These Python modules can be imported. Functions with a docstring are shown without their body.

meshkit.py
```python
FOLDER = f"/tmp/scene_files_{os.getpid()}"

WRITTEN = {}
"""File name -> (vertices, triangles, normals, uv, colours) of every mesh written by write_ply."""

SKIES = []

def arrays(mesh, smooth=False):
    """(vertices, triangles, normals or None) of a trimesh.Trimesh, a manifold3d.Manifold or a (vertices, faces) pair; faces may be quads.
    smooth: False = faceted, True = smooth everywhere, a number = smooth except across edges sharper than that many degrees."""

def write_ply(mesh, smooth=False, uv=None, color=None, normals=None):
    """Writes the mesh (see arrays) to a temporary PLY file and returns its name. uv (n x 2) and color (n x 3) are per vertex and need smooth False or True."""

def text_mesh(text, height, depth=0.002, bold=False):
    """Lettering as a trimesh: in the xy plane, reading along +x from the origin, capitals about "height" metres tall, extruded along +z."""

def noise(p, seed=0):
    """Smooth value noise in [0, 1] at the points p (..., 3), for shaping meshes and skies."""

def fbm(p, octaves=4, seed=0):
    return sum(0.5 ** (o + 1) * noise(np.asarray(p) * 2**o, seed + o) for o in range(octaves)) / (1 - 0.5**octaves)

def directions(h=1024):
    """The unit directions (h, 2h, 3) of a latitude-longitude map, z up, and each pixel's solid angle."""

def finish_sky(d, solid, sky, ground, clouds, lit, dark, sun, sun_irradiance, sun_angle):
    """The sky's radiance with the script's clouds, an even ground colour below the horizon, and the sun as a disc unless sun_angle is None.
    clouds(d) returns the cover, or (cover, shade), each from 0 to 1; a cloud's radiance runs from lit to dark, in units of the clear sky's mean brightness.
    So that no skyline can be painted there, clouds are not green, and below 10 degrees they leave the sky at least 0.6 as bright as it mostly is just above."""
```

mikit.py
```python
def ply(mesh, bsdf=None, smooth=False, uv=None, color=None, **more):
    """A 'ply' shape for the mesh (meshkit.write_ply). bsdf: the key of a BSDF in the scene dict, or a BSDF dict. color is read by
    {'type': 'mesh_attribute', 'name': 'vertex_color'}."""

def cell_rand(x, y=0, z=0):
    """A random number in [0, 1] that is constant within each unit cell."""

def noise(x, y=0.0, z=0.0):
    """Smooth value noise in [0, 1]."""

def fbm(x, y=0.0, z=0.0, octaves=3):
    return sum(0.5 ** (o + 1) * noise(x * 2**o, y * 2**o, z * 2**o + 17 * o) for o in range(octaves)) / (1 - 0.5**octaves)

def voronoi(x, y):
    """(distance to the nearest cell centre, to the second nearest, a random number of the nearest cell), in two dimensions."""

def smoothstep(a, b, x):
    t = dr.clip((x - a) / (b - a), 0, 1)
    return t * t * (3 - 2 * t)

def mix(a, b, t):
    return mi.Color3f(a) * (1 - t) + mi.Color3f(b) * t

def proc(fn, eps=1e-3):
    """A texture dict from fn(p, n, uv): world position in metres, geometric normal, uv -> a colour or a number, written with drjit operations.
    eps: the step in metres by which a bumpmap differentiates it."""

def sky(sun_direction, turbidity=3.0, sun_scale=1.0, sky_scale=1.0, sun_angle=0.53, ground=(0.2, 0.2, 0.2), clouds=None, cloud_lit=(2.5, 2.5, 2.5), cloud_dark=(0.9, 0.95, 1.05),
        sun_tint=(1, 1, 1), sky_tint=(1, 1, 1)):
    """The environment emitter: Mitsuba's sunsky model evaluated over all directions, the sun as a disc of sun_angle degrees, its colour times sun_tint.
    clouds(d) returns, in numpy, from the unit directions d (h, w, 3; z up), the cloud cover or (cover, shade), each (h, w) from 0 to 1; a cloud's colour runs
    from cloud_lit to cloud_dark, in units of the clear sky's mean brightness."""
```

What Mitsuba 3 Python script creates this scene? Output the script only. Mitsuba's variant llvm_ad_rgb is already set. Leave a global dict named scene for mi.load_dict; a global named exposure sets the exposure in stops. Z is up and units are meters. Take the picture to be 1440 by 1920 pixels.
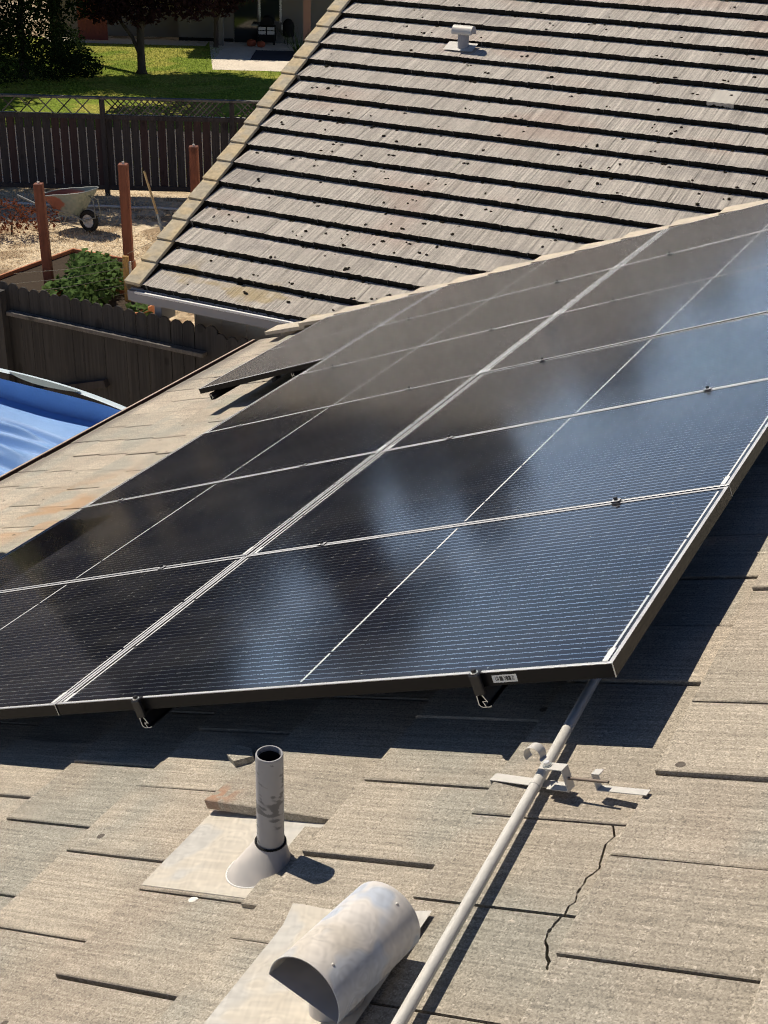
import math, random
import numpy as np, trimesh, manifold3d
import drjit as dr
import mitsuba as mi
import mikit
from mikit import proc, noise, fbm, voronoi, cell_rand, smoothstep, mix, ply
from shapely.geometry import Polygon, LineString, box as sbox

# ----------------------------------------------------------------------------- camera, sky, exposure
T = mi.ScalarTransform4f
scene, labels = {}, {}
GZ = 4.3                                             # height of the panel array's corner above the ground
CAM = np.array([2.27245103, -2.45571051, 2.29662938 + GZ])
FWD = np.array([-0.39542749, 0.79914876, -0.45276744])
UPV = -np.array([0.22730186, -0.39246921, -0.8912361])
scene['camera'] = {'type': 'perspective', 'fov': 32.1668, 'fov_axis': 'x', 'near_clip': 0.05, 'far_clip': 600.0,
                   'to_world': T().look_at(origin=CAM.tolist(), target=(CAM + FWD).tolist(), up=UPV.tolist())}
SUN_EL, SUN_AZ = math.radians(52), math.radians(161)
SUN = np.array([math.cos(SUN_EL) * math.cos(SUN_AZ), math.cos(SUN_EL) * math.sin(SUN_AZ), math.sin(SUN_EL)])
def added_horizon_band(d):  # bright low band added to the sky to lift the panel reflections
    el = np.degrees(np.arcsin(np.clip(d[..., 2], -1, 1)))
    return 0.85 * np.clip(1 - (el - 6.0) / 16.0, 0, 1) ** 1.5
scene['sky'] = mikit.sky(SUN.tolist(), turbidity=2.2, sky_scale=0.32, clouds=added_horizon_band, cloud_lit=(4.8, 6.3, 8.5), sky_tint=(0.88, 0.97, 1.15), sun_tint=(0.905, 0.975, 1.085))
exposure = 1.97

# ----------------------------------------------------------------------------- frames
TH = math.radians(22.545)
U = np.array([math.cos(TH), 0, math.sin(TH)]); V = np.array([0, 1.0, 0]); N = np.array([-math.sin(TH), 0, math.cos(TH)])
O = np.array([0, 0, GZ])
def RF(p):                                            # roof frame (up the slope, along the eave, off the roof) -> world
    p = np.asarray(p, float); return p[..., :1] * U + p[..., 1:2] * V + p[..., 2:3] * N + O
ROOF = np.eye(4); ROOF[:3, 0], ROOF[:3, 1], ROOF[:3, 2], ROOF[:3, 3] = U, V, N, O
WO = np.array([0, 8.06, GZ - 1.78]); WS = np.array([0, math.cos(TH), math.sin(TH)]); WN = np.array([0, -math.sin(TH), math.cos(TH)])
F0 = np.array([-14.7307, 18.9102, 0.0]); E1 = np.array([0.890239, 0.455494, 0]); E2 = np.array([-0.455494, 0.890239, 0])
def FF(p):                                            # frame of the far property: along its fence, away from it, up
    p = np.asarray(p, float); return p[..., :1] * E1 + p[..., 1:2] * E2 + p[..., 2:3] * np.array([0, 0, 1.0]) + F0

# ----------------------------------------------------------------------------- mesh helpers
def J(*ms):
    vs, fs, n = [], [], 0
    for v, f in ms:
        f = np.asarray(f)
        if f.shape[1] == 4: f = np.vstack([f[:, [0, 1, 2]], f[:, [0, 2, 3]]])
        vs.append(np.asarray(v, float)); fs.append(f + n); n += len(v)
    return np.vstack(vs), np.vstack(fs)
def tr(m): return np.array(m.vertices), np.array(m.faces)
def mp(fn, m): return fn(m[0]), m[1]
def mv(m, d): return m[0] + np.asarray(d, float), m[1]
def rot(m, axis, deg, about=(0, 0, 0)):
    R = trimesh.transformations.rotation_matrix(math.radians(deg), axis)[:3, :3]
    return (m[0] - np.asarray(about)) @ R.T + np.asarray(about), m[1]
def bx(x0, x1, y0, y1, z0, z1, b=0.0):
    if b <= 0:
        v = np.array([[x, y, z] for z in (z0, z1) for x, y in ((x0, y0), (x1, y0), (x1, y1), (x0, y1))], float)
        return v, np.array([[0, 3, 2, 1], [4, 5, 6, 7], [0, 1, 5, 4], [1, 2, 6, 5], [2, 3, 7, 6], [3, 0, 4, 7]])
    c = np.array([[x, y, z] for x in (x0, x1) for y in (y0, y1) for z in (z0, z1)], float)
    m = np.array([(x0 + x1) / 2, (y0 + y1) / 2, (z0 + z1) / 2])
    pts = []
    for p in c:
        s = np.sign(m - p)
        for k in range(3):
            q = p + s * b; q[k] = p[k]; pts.append(q)
    h = trimesh.convex.convex_hull(np.array(pts)); return tr(h)
def ring(sides): a = np.arange(sides) * 2 * np.pi / sides; return np.cos(a), np.sin(a)
def tube(pts, r, sides=10, cap=True):
    p = np.asarray(pts, float); r = np.broadcast_to(np.asarray(r, float), (len(p),))
    t = np.gradient(p, axis=0); t /= np.linalg.norm(t, axis=1, keepdims=True) + 1e-12
    ref = np.array([0.13, 0.21, 0.97]) if abs(t[0] @ [0.13, 0.21, 0.97]) < 0.9 else np.array([0.97, 0.1, 0.2])
    a = np.cross(t, ref); a /= np.linalg.norm(a, axis=1, keepdims=True); b = np.cross(t, a)
    c, s = ring(sides)
    v = (p[:, None] + r[:, None, None] * (c[None, :, None] * a[:, None] + s[None, :, None] * b[:, None])).reshape(-1, 3)
    f = []
    for i in range(len(p) - 1):
        for j in range(sides):
            k = (j + 1) % sides; f.append([i * sides + j, i * sides + k, (i + 1) * sides + k, (i + 1) * sides + j])
    f = np.array(f); f = np.vstack([f[:, [0, 1, 2]], f[:, [0, 2, 3]]])
    if cap:
        n = len(v); v = np.vstack([v, p[0], p[-1]]); e = (len(p) - 1) * sides
        f = np.vstack([f, [[n, (j + 1) % sides, j] for j in range(sides)], [[n + 1, e + j, e + (j + 1) % sides] for j in range(sides)]])
    return v, f
def lathe(prof, sides=20):
    prof = np.asarray(prof, float); c, s = ring(sides)
    v = np.stack([prof[:, :1] * c, prof[:, :1] * s, np.repeat(prof[:, 1:2], sides, 1)], -1).reshape(-1, 3); f = []
    for i in range(len(prof) - 1):
        for j in range(sides):
            k = (j + 1) % sides; f.append([i * sides + j, i * sides + k, (i + 1) * sides + k, (i + 1) * sides + j])
    return v, np.array(f)
def extr(poly, h):
    return tr(trimesh.creation.extrude_polygon(poly, h, engine='earcut'))
def grid(nx, ny, fn):
    a, b = np.meshgrid(np.linspace(0, 1, nx), np.linspace(0, 1, ny), indexing='ij')
    v = fn(a.ravel(), b.ravel()); i, j = np.meshgrid(np.arange(nx - 1), np.arange(ny - 1), indexing='ij')
    q = np.stack([i * ny + j, (i + 1) * ny + j, (i + 1) * ny + j + 1, i * ny + j + 1], -1).reshape(-1, 4)
    return v, np.vstack([q[:, [0, 1, 2]], q[:, [0, 2, 3]]])
def leaves(centres, size, rng, up=0.3, aspect=0.55):
    """one folded leaf (four triangles) at every centre, turned at random"""
    c = np.asarray(centres, float); n = len(c)
    d = rng.normal(size=(n, 3)); d[:, 2] *= 0.6; d /= np.linalg.norm(d, axis=1, keepdims=True)
    w = rng.normal(size=(n, 3)); w[:, 2] += up * 3; nn = w - (w * d).sum(1, keepdims=True) * d; nn /= np.linalg.norm(nn, axis=1, keepdims=True)
    s = np.cross(d, nn); L = size * rng.uniform(0.6, 1.3, (n, 1)); W = L * aspect * 0.5
    base, tip = c - d * L * 0.5, c + d * L * 0.5 - nn * L * 0.12
    mid = c + nn * L * 0.02; l, r = c + s * W + nn * L * 0.1, c - s * W + nn * L * 0.1
    v = np.stack([base, l, tip, r, mid], 1).reshape(-1, 3); k = np.arange(n)[:, None] * 5
    f = np.vstack([k + [0, 4, 1], k + [1, 4, 2], k + [2, 4, 3], k + [3, 4, 0]])
    return v, f
def blob_points(blobs, n, rng, shell=0.45):
    """n points spread through ellipsoids (x, y, z, rx, ry, rz)"""
    b = np.asarray(blobs, float); w = np.cbrt(b[:, 3] * b[:, 4] * b[:, 5]) ** 2; pick = rng.choice(len(b), n, p=w / w.sum())
    d = rng.normal(size=(n, 3)); d /= np.linalg.norm(d, axis=1, keepdims=True)
    r = shell + (1 - shell) * rng.uniform(0, 1, (n, 1)) ** 0.6; r *= rng.uniform(0.85, 1.12, (n, 1))
    return b[pick, :3] + d * r * b[pick, 3:]
def smooth(a, b, x): t = np.clip((x - a) / (b - a), 0, 1); return t * t * (3 - 2 * t)
def numbered(k):
    if k not in USED: USED.add(k); return k
    i = 1
    while f'{k}_{i:03d}' in USED: i += 1
    k = f'{k}_{i:03d}'; USED.add(k); return k
USED = set()
def thing(name, label, cat, group=None):
    k = numbered(name); labels[k] = {'label': label, 'category': cat}
    if group: labels[k]['group'] = group
    return k
def part(t, name, mesh, mat, smooth=False, uv=None, label=None, stuff=False, **kw):
    k = numbered(t + '__' + name); scene[k] = ply(mesh, mat, smooth, uv, **kw)
    if label: labels.setdefault(k, {})['label'] = label
    if stuff: labels.setdefault(k, {})['kind'] = 'stuff'
    return k
def solo(name, mesh, mat, label, cat, group=None, smooth=False, kind=None, **kw):
    k = numbered(name); scene[k] = ply(mesh, mat, smooth, **kw); labels[k] = {'label': label, 'category': cat}
    if group: labels[k]['group'] = group
    if kind: labels[k]['kind'] = kind
    return k
def ground_piece(name, mesh, mat, label, kind='structure', smooth=False):
    k = numbered(name); scene[k] = ply(mesh, mat, smooth); labels[k] = {'label': label, 'kind': kind}
    return k

# ----------------------------------------------------------------------------- materials
def rgb(*c): return {'type': 'rgb', 'value': list(c)}
def two(b): return {'type': 'twosided', 'bsdf': b}
def prin(c, rough=0.6, spec=0.4, metal=0.0, **k):
    return {'type': 'principled', 'base_color': proc(c) if callable(c) else rgb(*c), 'roughness': rough, 'specular': spec, 'metallic': metal, **k}
def bump(b, fn, scale, eps=1e-3): return {'type': 'bumpmap', 'height': proc(fn, eps), 'scale': scale, 'bsdf': b}
def C3(a): return mi.Color3f(*a)
ct, st = math.cos(TH), math.sin(TH)
def ruv(p): return p.x * ct + (p.z - GZ) * st, p.y, -p.x * st + (p.z - GZ) * ct
def wsx(p): return p.x, (p.y - 8.06) * ct + (p.z - GZ + 1.78) * st
CE, CW = 0.3725, 0.2925                               # exposure and width of the roof tiles

def tile_color(p, n, uv):
    u, v, h = ruv(p)
    k = dr.floor((u - 0.010) / CE); odd = k - 2 * dr.floor(k / 2)
    j = dr.floor((v + dr.select(odd > 0.5, 0.177, 0.325)) / CW)
    tone = cell_rand(k, j, 3)
    c = mix((0.292, 0.262, 0.215), (0.392, 0.347, 0.281), tone)
    c = mix(c, C3((0.335, 0.285, 0.23)), 0.5 * smoothstep(0.52, 0.72, fbm(u * 2.6, v * 2.6, 4.0)))
    c = mix(c, C3((0.27, 0.265, 0.23)), 0.75 * smoothstep(0.45, 0.75, fbm(u * 4.1 + 9, v * 3.1, 1.0)))
    g = noise(u * 330, v * 330, h * 330); g2 = noise(u * 760, v * 760, h * 500)
    c = c * (0.42 + 0.78 * g + 0.38 * g2)
    c = mix(c, C3((0.52, 0.47, 0.40)), 0.75 * smoothstep(0.80, 0.9, noise(u * 210 + 7, v * 210, h * 99)))
    st_ = noise(u * 9, v * 190, 2.0); c = c * (0.78 + 0.38 * st_)
    c = c * (1 + 0.14 * smoothstep(-1.2, -2.2, u))  # paler towards the eave: low-angle sun sheen put into the tile colour
    rust = smoothstep(0.42, 0.60, fbm(u * 2.2 + 40, v * 5.3 + 3, 8.0)) * smoothstep(0.9, 0.3, dr.sqrt(dr.square((u + 2.75) * 0.9) + dr.square((v - 2.85) * 1.3)))
    c = mix(c, C3((0.40, 0.20, 0.07)), 0.45 * rust)
    c = mix(c, C3((0.17, 0.155, 0.14)), 0.7 * smoothstep(-3.93, -4.06, u + 0.10 * noise(v * 3.4, u * 3, 1.0)))
    w1, w2, wr0 = voronoi(u * 4.3, v * 4.3)
    c = mix(c, C3((0.06, 0.05, 0.045)), dr.select((w1 < 0.02 + 0.03 * wr0) & (wr0 > 0.8), 0.8, 0.0))
    near = smoothstep(0.085, 0.01, dr.sqrt(dr.square(u - 0.775) + dr.square((v + 0.29) * 1.2))) * smoothstep(0.35, 0.6, noise(u * 60, v * 60))
    return mix(c, C3((0.32, 0.17, 0.10)), 0.7 * near)
def tile_bump(p, n, uv):
    u, v, h = ruv(p)
    return 0.55 * noise(u * 420, v * 420, h * 300) + 0.75 * noise(u * 14, v * 160, 2.0) + 0.25 * noise(u * 120, v * 120)
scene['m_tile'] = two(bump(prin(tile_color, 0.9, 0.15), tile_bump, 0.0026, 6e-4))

def wing_color(p, n, uv):
    x, s = wsx(p)
    k = dr.floor((s + 0.06) / 0.3664)
    t = cell_rand(dr.floor(x / 0.29 + 0.5 * (k - 2 * dr.floor(k / 2))), k, 5)
    c = mix((0.37, 0.342, 0.305), (0.415, 0.385, 0.345), t)
    f1 = noise(x * 120, s * 1.6, k * 3.0); f2 = noise(x * 52, s * 0.8, k * 5.0); f3 = noise(x * 260, s * 5.0, 1.0)
    c = c * (0.42 + 0.60 * f1 + 0.18 * f2 + 0.36 * f3)
    c = mix(c, C3((0.20, 0.185, 0.18)), 0.5 * smoothstep(0.6, 0.85, fbm(x * 1.4, s * 2.3, 3.0)))
    c = mix(c, C3((0.36, 0.24, 0.19)), 0.30 * smoothstep(0.56, 0.8, fbm(x * 1.1 + 5, s * 1.4, 9.0)))
    lich = smoothstep(0.55, 0.78, fbm(x * 3.0, s * 5.0, 6.0)) * smoothstep(0.65, 0.1, s)
    c = mix(c, C3((0.34, 0.25, 0.09)), 0.55 * lich)
    c = c * (0.86 + 0.28 * noise(x * 60, s * 60, 5.0))
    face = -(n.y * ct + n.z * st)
    return mix(c, C3((0.020, 0.019, 0.016)), smoothstep(0.4, 0.6, face))  # butt faces near-black: moss plus the shadow line under each course, in colour
def wing_bump(p, n, uv):
    x, s = wsx(p); return noise(x * 100, s * 1.6, 3.0) + 0.4 * noise(x * 230, s * 6, 1.0)
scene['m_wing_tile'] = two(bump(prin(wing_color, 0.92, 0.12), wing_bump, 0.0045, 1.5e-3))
def trim_color(p, n, uv):
    k = noise(p.x * 9, p.y * 9, p.z * 9); f = fbm(p.x * 30, p.y * 30, p.z * 30)
    c = mix((0.40, 0.355, 0.27), (0.47, 0.385, 0.25), smoothstep(0.35, 0.7, k))
    return c * (0.7 + 0.55 * f)
scene['m_trim_tile'] = two(prin(trim_color, 0.9, 0.15))
def pale_trim(p, n, uv):
    f = fbm(p.x * 40, p.y * 40, p.z * 40)
    return mix((0.40, 0.36, 0.30), (0.48, 0.42, 0.33), noise(p.x * 7, p.y * 7, p.z * 7)) * (0.75 + 0.5 * f)
scene['m_pale_trim'] = two(prin(pale_trim, 0.9, 0.15))
scene['m_underlay'] = two(prin((0.03, 0.028, 0.026), 0.9, 0.1))

PL, PW = 1.761, 1.039                                 # solar panel
def pv_color(p, n, uv):
    a, b = uv.x, uv.y
    pitch = 0.02560
    w = dr.abs(b / pitch - dr.floor(b / pitch) - 0.5) * pitch
    ca = (a - 0.030) / 0.0847; gap = dr.abs(ca - dr.floor(ca + 0.5)) * 0.0847
    inside = (a > 0.026) & (a < PL - 0.026) & (b > 0.018) & (b < PW - 0.018)
    r = cell_rand(dr.floor(ca + 0.5), dr.floor(b / pitch), 2)
    base = mix((0.003, 0.0036, 0.008), (0.004, 0.005, 0.012), cell_rand(dr.floor(ca), dr.floor((b - 0.02) / 0.1664), 7))
    cb = (b - 0.0195) / 0.1665; gb = dr.abs(cb - dr.floor(cb + 0.5)) * 0.1665
    base = dr.select((gap < 0.0012) | (gb < 0.0014), C3((0.004, 0.004, 0.006)), base)
    wire = dr.select(w < 0.0014, mi.Float(1), mi.Float(0))
    hot = dr.select((gap < 0.007) & (gap > 0.0012) & (w < 0.0016) & (r > 0.25), mi.Float(1), mi.Float(0))
    c = mix(base, C3((0.86, 0.89, 0.95)), wire)
    c = mix(c, C3((0.95, 0.97, 1.0)), hot)
    d1, d2, rr = voronoi(a * 5.3, b * 5.3)
    speck = dr.select((d1 < 0.012) & (rr > 0.55), mi.Float(1), mi.Float(0))
    c = mix(c, C3((0.4, 0.4, 0.38)), speck)
    film = 0.0035 + 0.008 * smoothstep(0.4, 0.8, fbm(a * 3, b * 9, 2.0)) + 0.03 * smoothstep(0.05, 0.0, a)
    return dr.select(inside, c, C3((0.008, 0.009, 0.013))) + C3((1, 0.97, 0.92)) * film
def pv_metal(p, n, uv):
    a, b = uv.x, uv.y; pitch = 0.02560
    w = dr.abs(b / pitch - dr.floor(b / pitch) - 0.5) * pitch
    inside = (a > 0.026) & (a < PL - 0.026) & (b > 0.018) & (b < PW - 0.018)
    ca = (a - 0.030) / 0.0847; gap = dr.abs(ca - dr.floor(ca + 0.5)) * 0.0847
    return dr.select(inside & (w < 0.0014), mi.Float(0.95), mi.Float(0))
scene['m_pv'] = two({**prin(pv_color, 0.115, 0.75), 'metallic': proc(pv_metal)})
def frame_color(p, n, uv):
    u = n.x * N[0] + n.y * N[1] + n.z * N[2]
    top_gleam = dr.select(u > 0.9, 0.8 + 0.4 * noise(p.x * 40, p.y * 40, p.z * 40), 0.0)  # upward faces pale: their grazing gleam is put into the colour
    return mix((0.008, 0.008, 0.0095), (0.46, 0.47, 0.49), dr.clip(top_gleam, 0, 1))
scene['m_frame'] = two(prin(frame_color, 0.38, 0.2))
scene['m_cut_metal'] = two(prin((0.78, 0.78, 0.76), 0.35, 0.5, 0.6))
scene['m_black_metal'] = two(prin((0.015, 0.015, 0.017), 0.4, 0.5))
scene['m_ribbon'] = two(prin((0.62, 0.63, 0.62), 0.45, 0.5))
def label_color(p, n, uv):
    x = uv.x * 62; k = cell_rand(dr.floor(x), 1, 1) * smoothstep(0.12, 0.13, uv.x) * smoothstep(0.9, 0.89, uv.x)
    bars = (k > 0.42) & (uv.y > 0.22) & (uv.y < 0.80)
    return dr.select(bars, C3((0.05, 0.05, 0.05)), C3((0.78, 0.78, 0.74)))
scene['m_label'] = two(prin(label_color, 0.5, 0.3))
def galv(base, mot, sc=1.0):
    def fn(p, n, uv):
        u, v, h = ruv(p)
        f = fbm(u * 9 * sc, v * 9 * sc, h * 9 * sc, 3); g = noise(u * 22 + 30 * f, v * 120, h * 22)
        c = mix(base, mot, smoothstep(0.46, 0.58, f)); c = mix(c, C3((0.42, 0.37, 0.29)), 0.5 * smoothstep(0.5, 0.75, fbm(u * 5 + 3, v * 6, h * 5 + 9)))
        s = noise((u + v * 0.4) * 160, (v - u * 0.5) * 30, h * 90)
        return c * (0.80 + 0.22 * g + 0.16 * s)
    return fn
scene['m_flash'] = two(prin(galv((0.47, 0.435, 0.37), (0.43, 0.42, 0.39)), 0.62, 0.4))
scene['m_hood'] = two(prin(galv((0.56, 0.535, 0.50), (0.42, 0.46, 0.52), 1.4), 0.55, 0.45, 0.08))
def pipe_color(p, n, uv):
    u, v, h = ruv(p)
    f = fbm(u * 30 + 11, v * 30 + 4, p.z * 13 + 2, 4); q = noise((u + v) * 70 + p.z * 60, (u - v) * 18, p.z * 120)
    c = mix((0.34, 0.34, 0.35), (0.28, 0.28, 0.29), noise(u * 30, v * 30, p.z * 9))
    return mix(c, C3((0.035, 0.035, 0.037)), 0.6 * smoothstep(0.585, 0.68, f * 0.72 + q * 0.30))
scene['m_pipe'] = two(prin(pipe_color, 0.55, 0.4))
def cone_color(p, n, uv):
    f = fbm(p.x * 18, p.y * 18, p.z * 18, 3); return mix((0.50, 0.47, 0.44), (0.40, 0.385, 0.37), smoothstep(0.35, 0.7, f))
scene['m_cone'] = two(prin(cone_color, 0.6, 0.4))
def conduit_color(p, n, uv):
    f = fbm(p.x * 30, p.y * 8, p.z * 30, 3); return mix((0.46, 0.45, 0.42), (0.56, 0.55, 0.52), f) * (0.9 + 0.2 * noise(p.x * 200, p.y * 60, p.z * 200))
scene['m_conduit'] = two(prin(conduit_color, 0.5, 0.45, 0.1))
scene['m_strap'] = two(prin((0.50, 0.49, 0.46), 0.5, 0.45, 0.15))
scene['m_rust_rod'] = two(prin((0.20, 0.16, 0.13), 0.6, 0.4, 0.3))
scene['m_dark'] = two(prin((0.012, 0.012, 0.013), 0.8, 0.2))
scene['m_white_dab'] = two(prin((0.7, 0.68, 0.62), 0.7, 0.3))

def wood(a, b, sx=60.0, sz=2.0, dirt=0.5):
    def fn(p, n, uv):
        k = noise(p.x * 6.9, p.y * 6.9, 0.3)
        g = fbm(p.x * sx, p.y * sx, p.z * sz, 3)
        c = mix(a, b, dr.clip(0.2 + 0.9 * k + 0.7 * (g - 0.5), 0, 1))
        knot = smoothstep(0.80, 0.88, noise(p.x * 7, p.y * 7, p.z * 4.2))
        return mix(c, C3(a) * 0.35, dirt * knot) * (0.72 + 0.5 * g)
    return fn
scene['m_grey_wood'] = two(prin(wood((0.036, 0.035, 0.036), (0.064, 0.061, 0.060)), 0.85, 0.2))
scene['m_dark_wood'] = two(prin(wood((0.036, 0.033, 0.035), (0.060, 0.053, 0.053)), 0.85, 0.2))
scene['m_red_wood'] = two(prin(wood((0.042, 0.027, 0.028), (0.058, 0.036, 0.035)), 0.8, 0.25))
scene['m_rail_wood'] = two(prin(wood((0.10, 0.095, 0.09), (0.16, 0.15, 0.14)), 0.85, 0.2))
scene['m_pale_strip'] = two(prin(wood((0.40, 0.38, 0.35), (0.50, 0.47, 0.43)), 0.85, 0.2))
scene['m_stain_post'] = two(prin(wood((0.14, 0.048, 0.034), (0.23, 0.088, 0.055), 40, 3), 0.7, 0.3))
scene['m_stake'] = two(prin(wood((0.42, 0.25, 0.09), (0.52, 0.33, 0.13), 60, 3), 0.7, 0.3))
scene['m_bed_wood'] = two(prin(wood((0.34, 0.12, 0.06), (0.48, 0.20, 0.10), 8, 40), 0.75, 0.3))
scene['m_handle'] = two(prin((0.50, 0.36, 0.18), 0.6, 0.3))
def wall_color(p, n, uv):
    return mix((0.56, 0.51, 0.42), (0.62, 0.56, 0.46), fbm(p.x * 3, p.y * 3, p.z * 3)) * (0.92 + 0.16 * noise(p.x * 70, p.y * 70, p.z * 70))
scene['m_wall'] = two(prin(wall_color, 0.85, 0.2))
scene['m_fascia'] = two(prin((0.27, 0.275, 0.30), 0.5, 0.4))
scene['m_gutter_lip'] = two(prin((0.75, 0.75, 0.74), 0.4, 0.5))
scene['m_brown_metal'] = two(prin((0.10, 0.06, 0.045), 0.5, 0.4))
scene['m_eave_edge'] = two(prin((0.46, 0.36, 0.29), 0.6, 0.3))
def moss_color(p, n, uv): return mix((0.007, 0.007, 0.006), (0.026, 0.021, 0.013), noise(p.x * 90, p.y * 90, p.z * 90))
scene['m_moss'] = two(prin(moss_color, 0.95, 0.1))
def dirt_color(p, n, uv):
    f = fbm(p.x * 1.3, p.y * 1.3, 0.0, 4); g = fbm(p.x * 14, p.y * 14, 1.0, 3); s = noise(p.x * 60, p.y * 25, 2.0)
    c = mix((0.46, 0.365, 0.245), (0.64, 0.53, 0.37), smoothstep(0.3, 0.65, f))
    c = mix(c, C3((0.23, 0.15, 0.085)), 0.75 * smoothstep(0.52, 0.68, fbm(p.x * 2.9 + 8, p.y * 2.9, 3.0, 3)))
    return c * (0.5 + 0.5 * g + 0.4 * s)
def dirt_bump(p, n, uv): return fbm(p.x * 12, p.y * 12, 0.0, 3) + 0.4 * noise(p.x * 60, p.y * 60)
scene['m_dirt'] = two(bump(prin(dirt_color, 0.95, 0.1), dirt_bump, 0.03, 4e-3))
scene['m_straw'] = two(prin((0.68, 0.57, 0.39), 0.8, 0.2))
def lawn_color(p, n, uv):
    f = fbm(p.x * 1.1, p.y * 1.1, 0.0, 4); g = noise(p.x * 25, p.y * 25, 1.0)
    c = mix((0.20, 0.28, 0.03), (0.38, 0.37, 0.07), smoothstep(0.38, 0.68, f)); return c * (0.6 + 0.7 * g)
scene['m_lawn'] = two(bump(prin(lawn_color, 0.9, 0.15), dirt_bump, 0.05, 6e-3))
scene['m_grass'] = two(prin((0.27, 0.34, 0.05), 0.6, 0.3))
def conc_color(p, n, uv): return mix((0.56, 0.50, 0.41), (0.66, 0.59, 0.49), fbm(p.x * 2, p.y * 2, 0.0, 3)) * (0.9 + 0.2 * noise(p.x * 40, p.y * 40))
scene['m_concrete'] = two(prin(conc_color, 0.9, 0.15))
def leaf(c, t=0.35): return {'type': 'principledthin', 'base_color': rgb(*c), 'roughness': 0.55, 'diff_trans': t * 2, 'spec_trans': 0.0, 'eta': 1.35}
scene['m_leaf_dark'] = leaf((0.028, 0.045, 0.018)); scene['m_leaf_plum'] = leaf((0.045, 0.022, 0.025), 0.25)
scene['m_leaf_green'] = leaf((0.055, 0.10, 0.022)); scene['m_leaf_squash'] = {'type': 'principledthin', 'base_color': rgb(0.10, 0.165, 0.055), 'roughness': 0.24, 'diff_trans': 0.5, 'spec_trans': 0.0, 'eta': 1.7}; scene['m_leaf_red'] = leaf((0.17, 0.062, 0.035))
scene['m_leaf_tree'] = leaf((0.022, 0.036, 0.014), 0.12)
def bark_color(p, n, uv): return mix((0.05, 0.04, 0.035), (0.11, 0.09, 0.075), fbm(p.x * 22, p.y * 22, p.z * 5, 3))
scene['m_bark'] = two(prin(bark_color, 0.95, 0.1))
def tarp_color(p, n, uv):
    return mix((0.17, 0.325, 0.62), (0.21, 0.38, 0.68), fbm(p.x * 4, p.y * 4, p.z * 4)) * (0.93 + 0.14 * noise(p.x * 400, p.y * 400))
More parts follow.
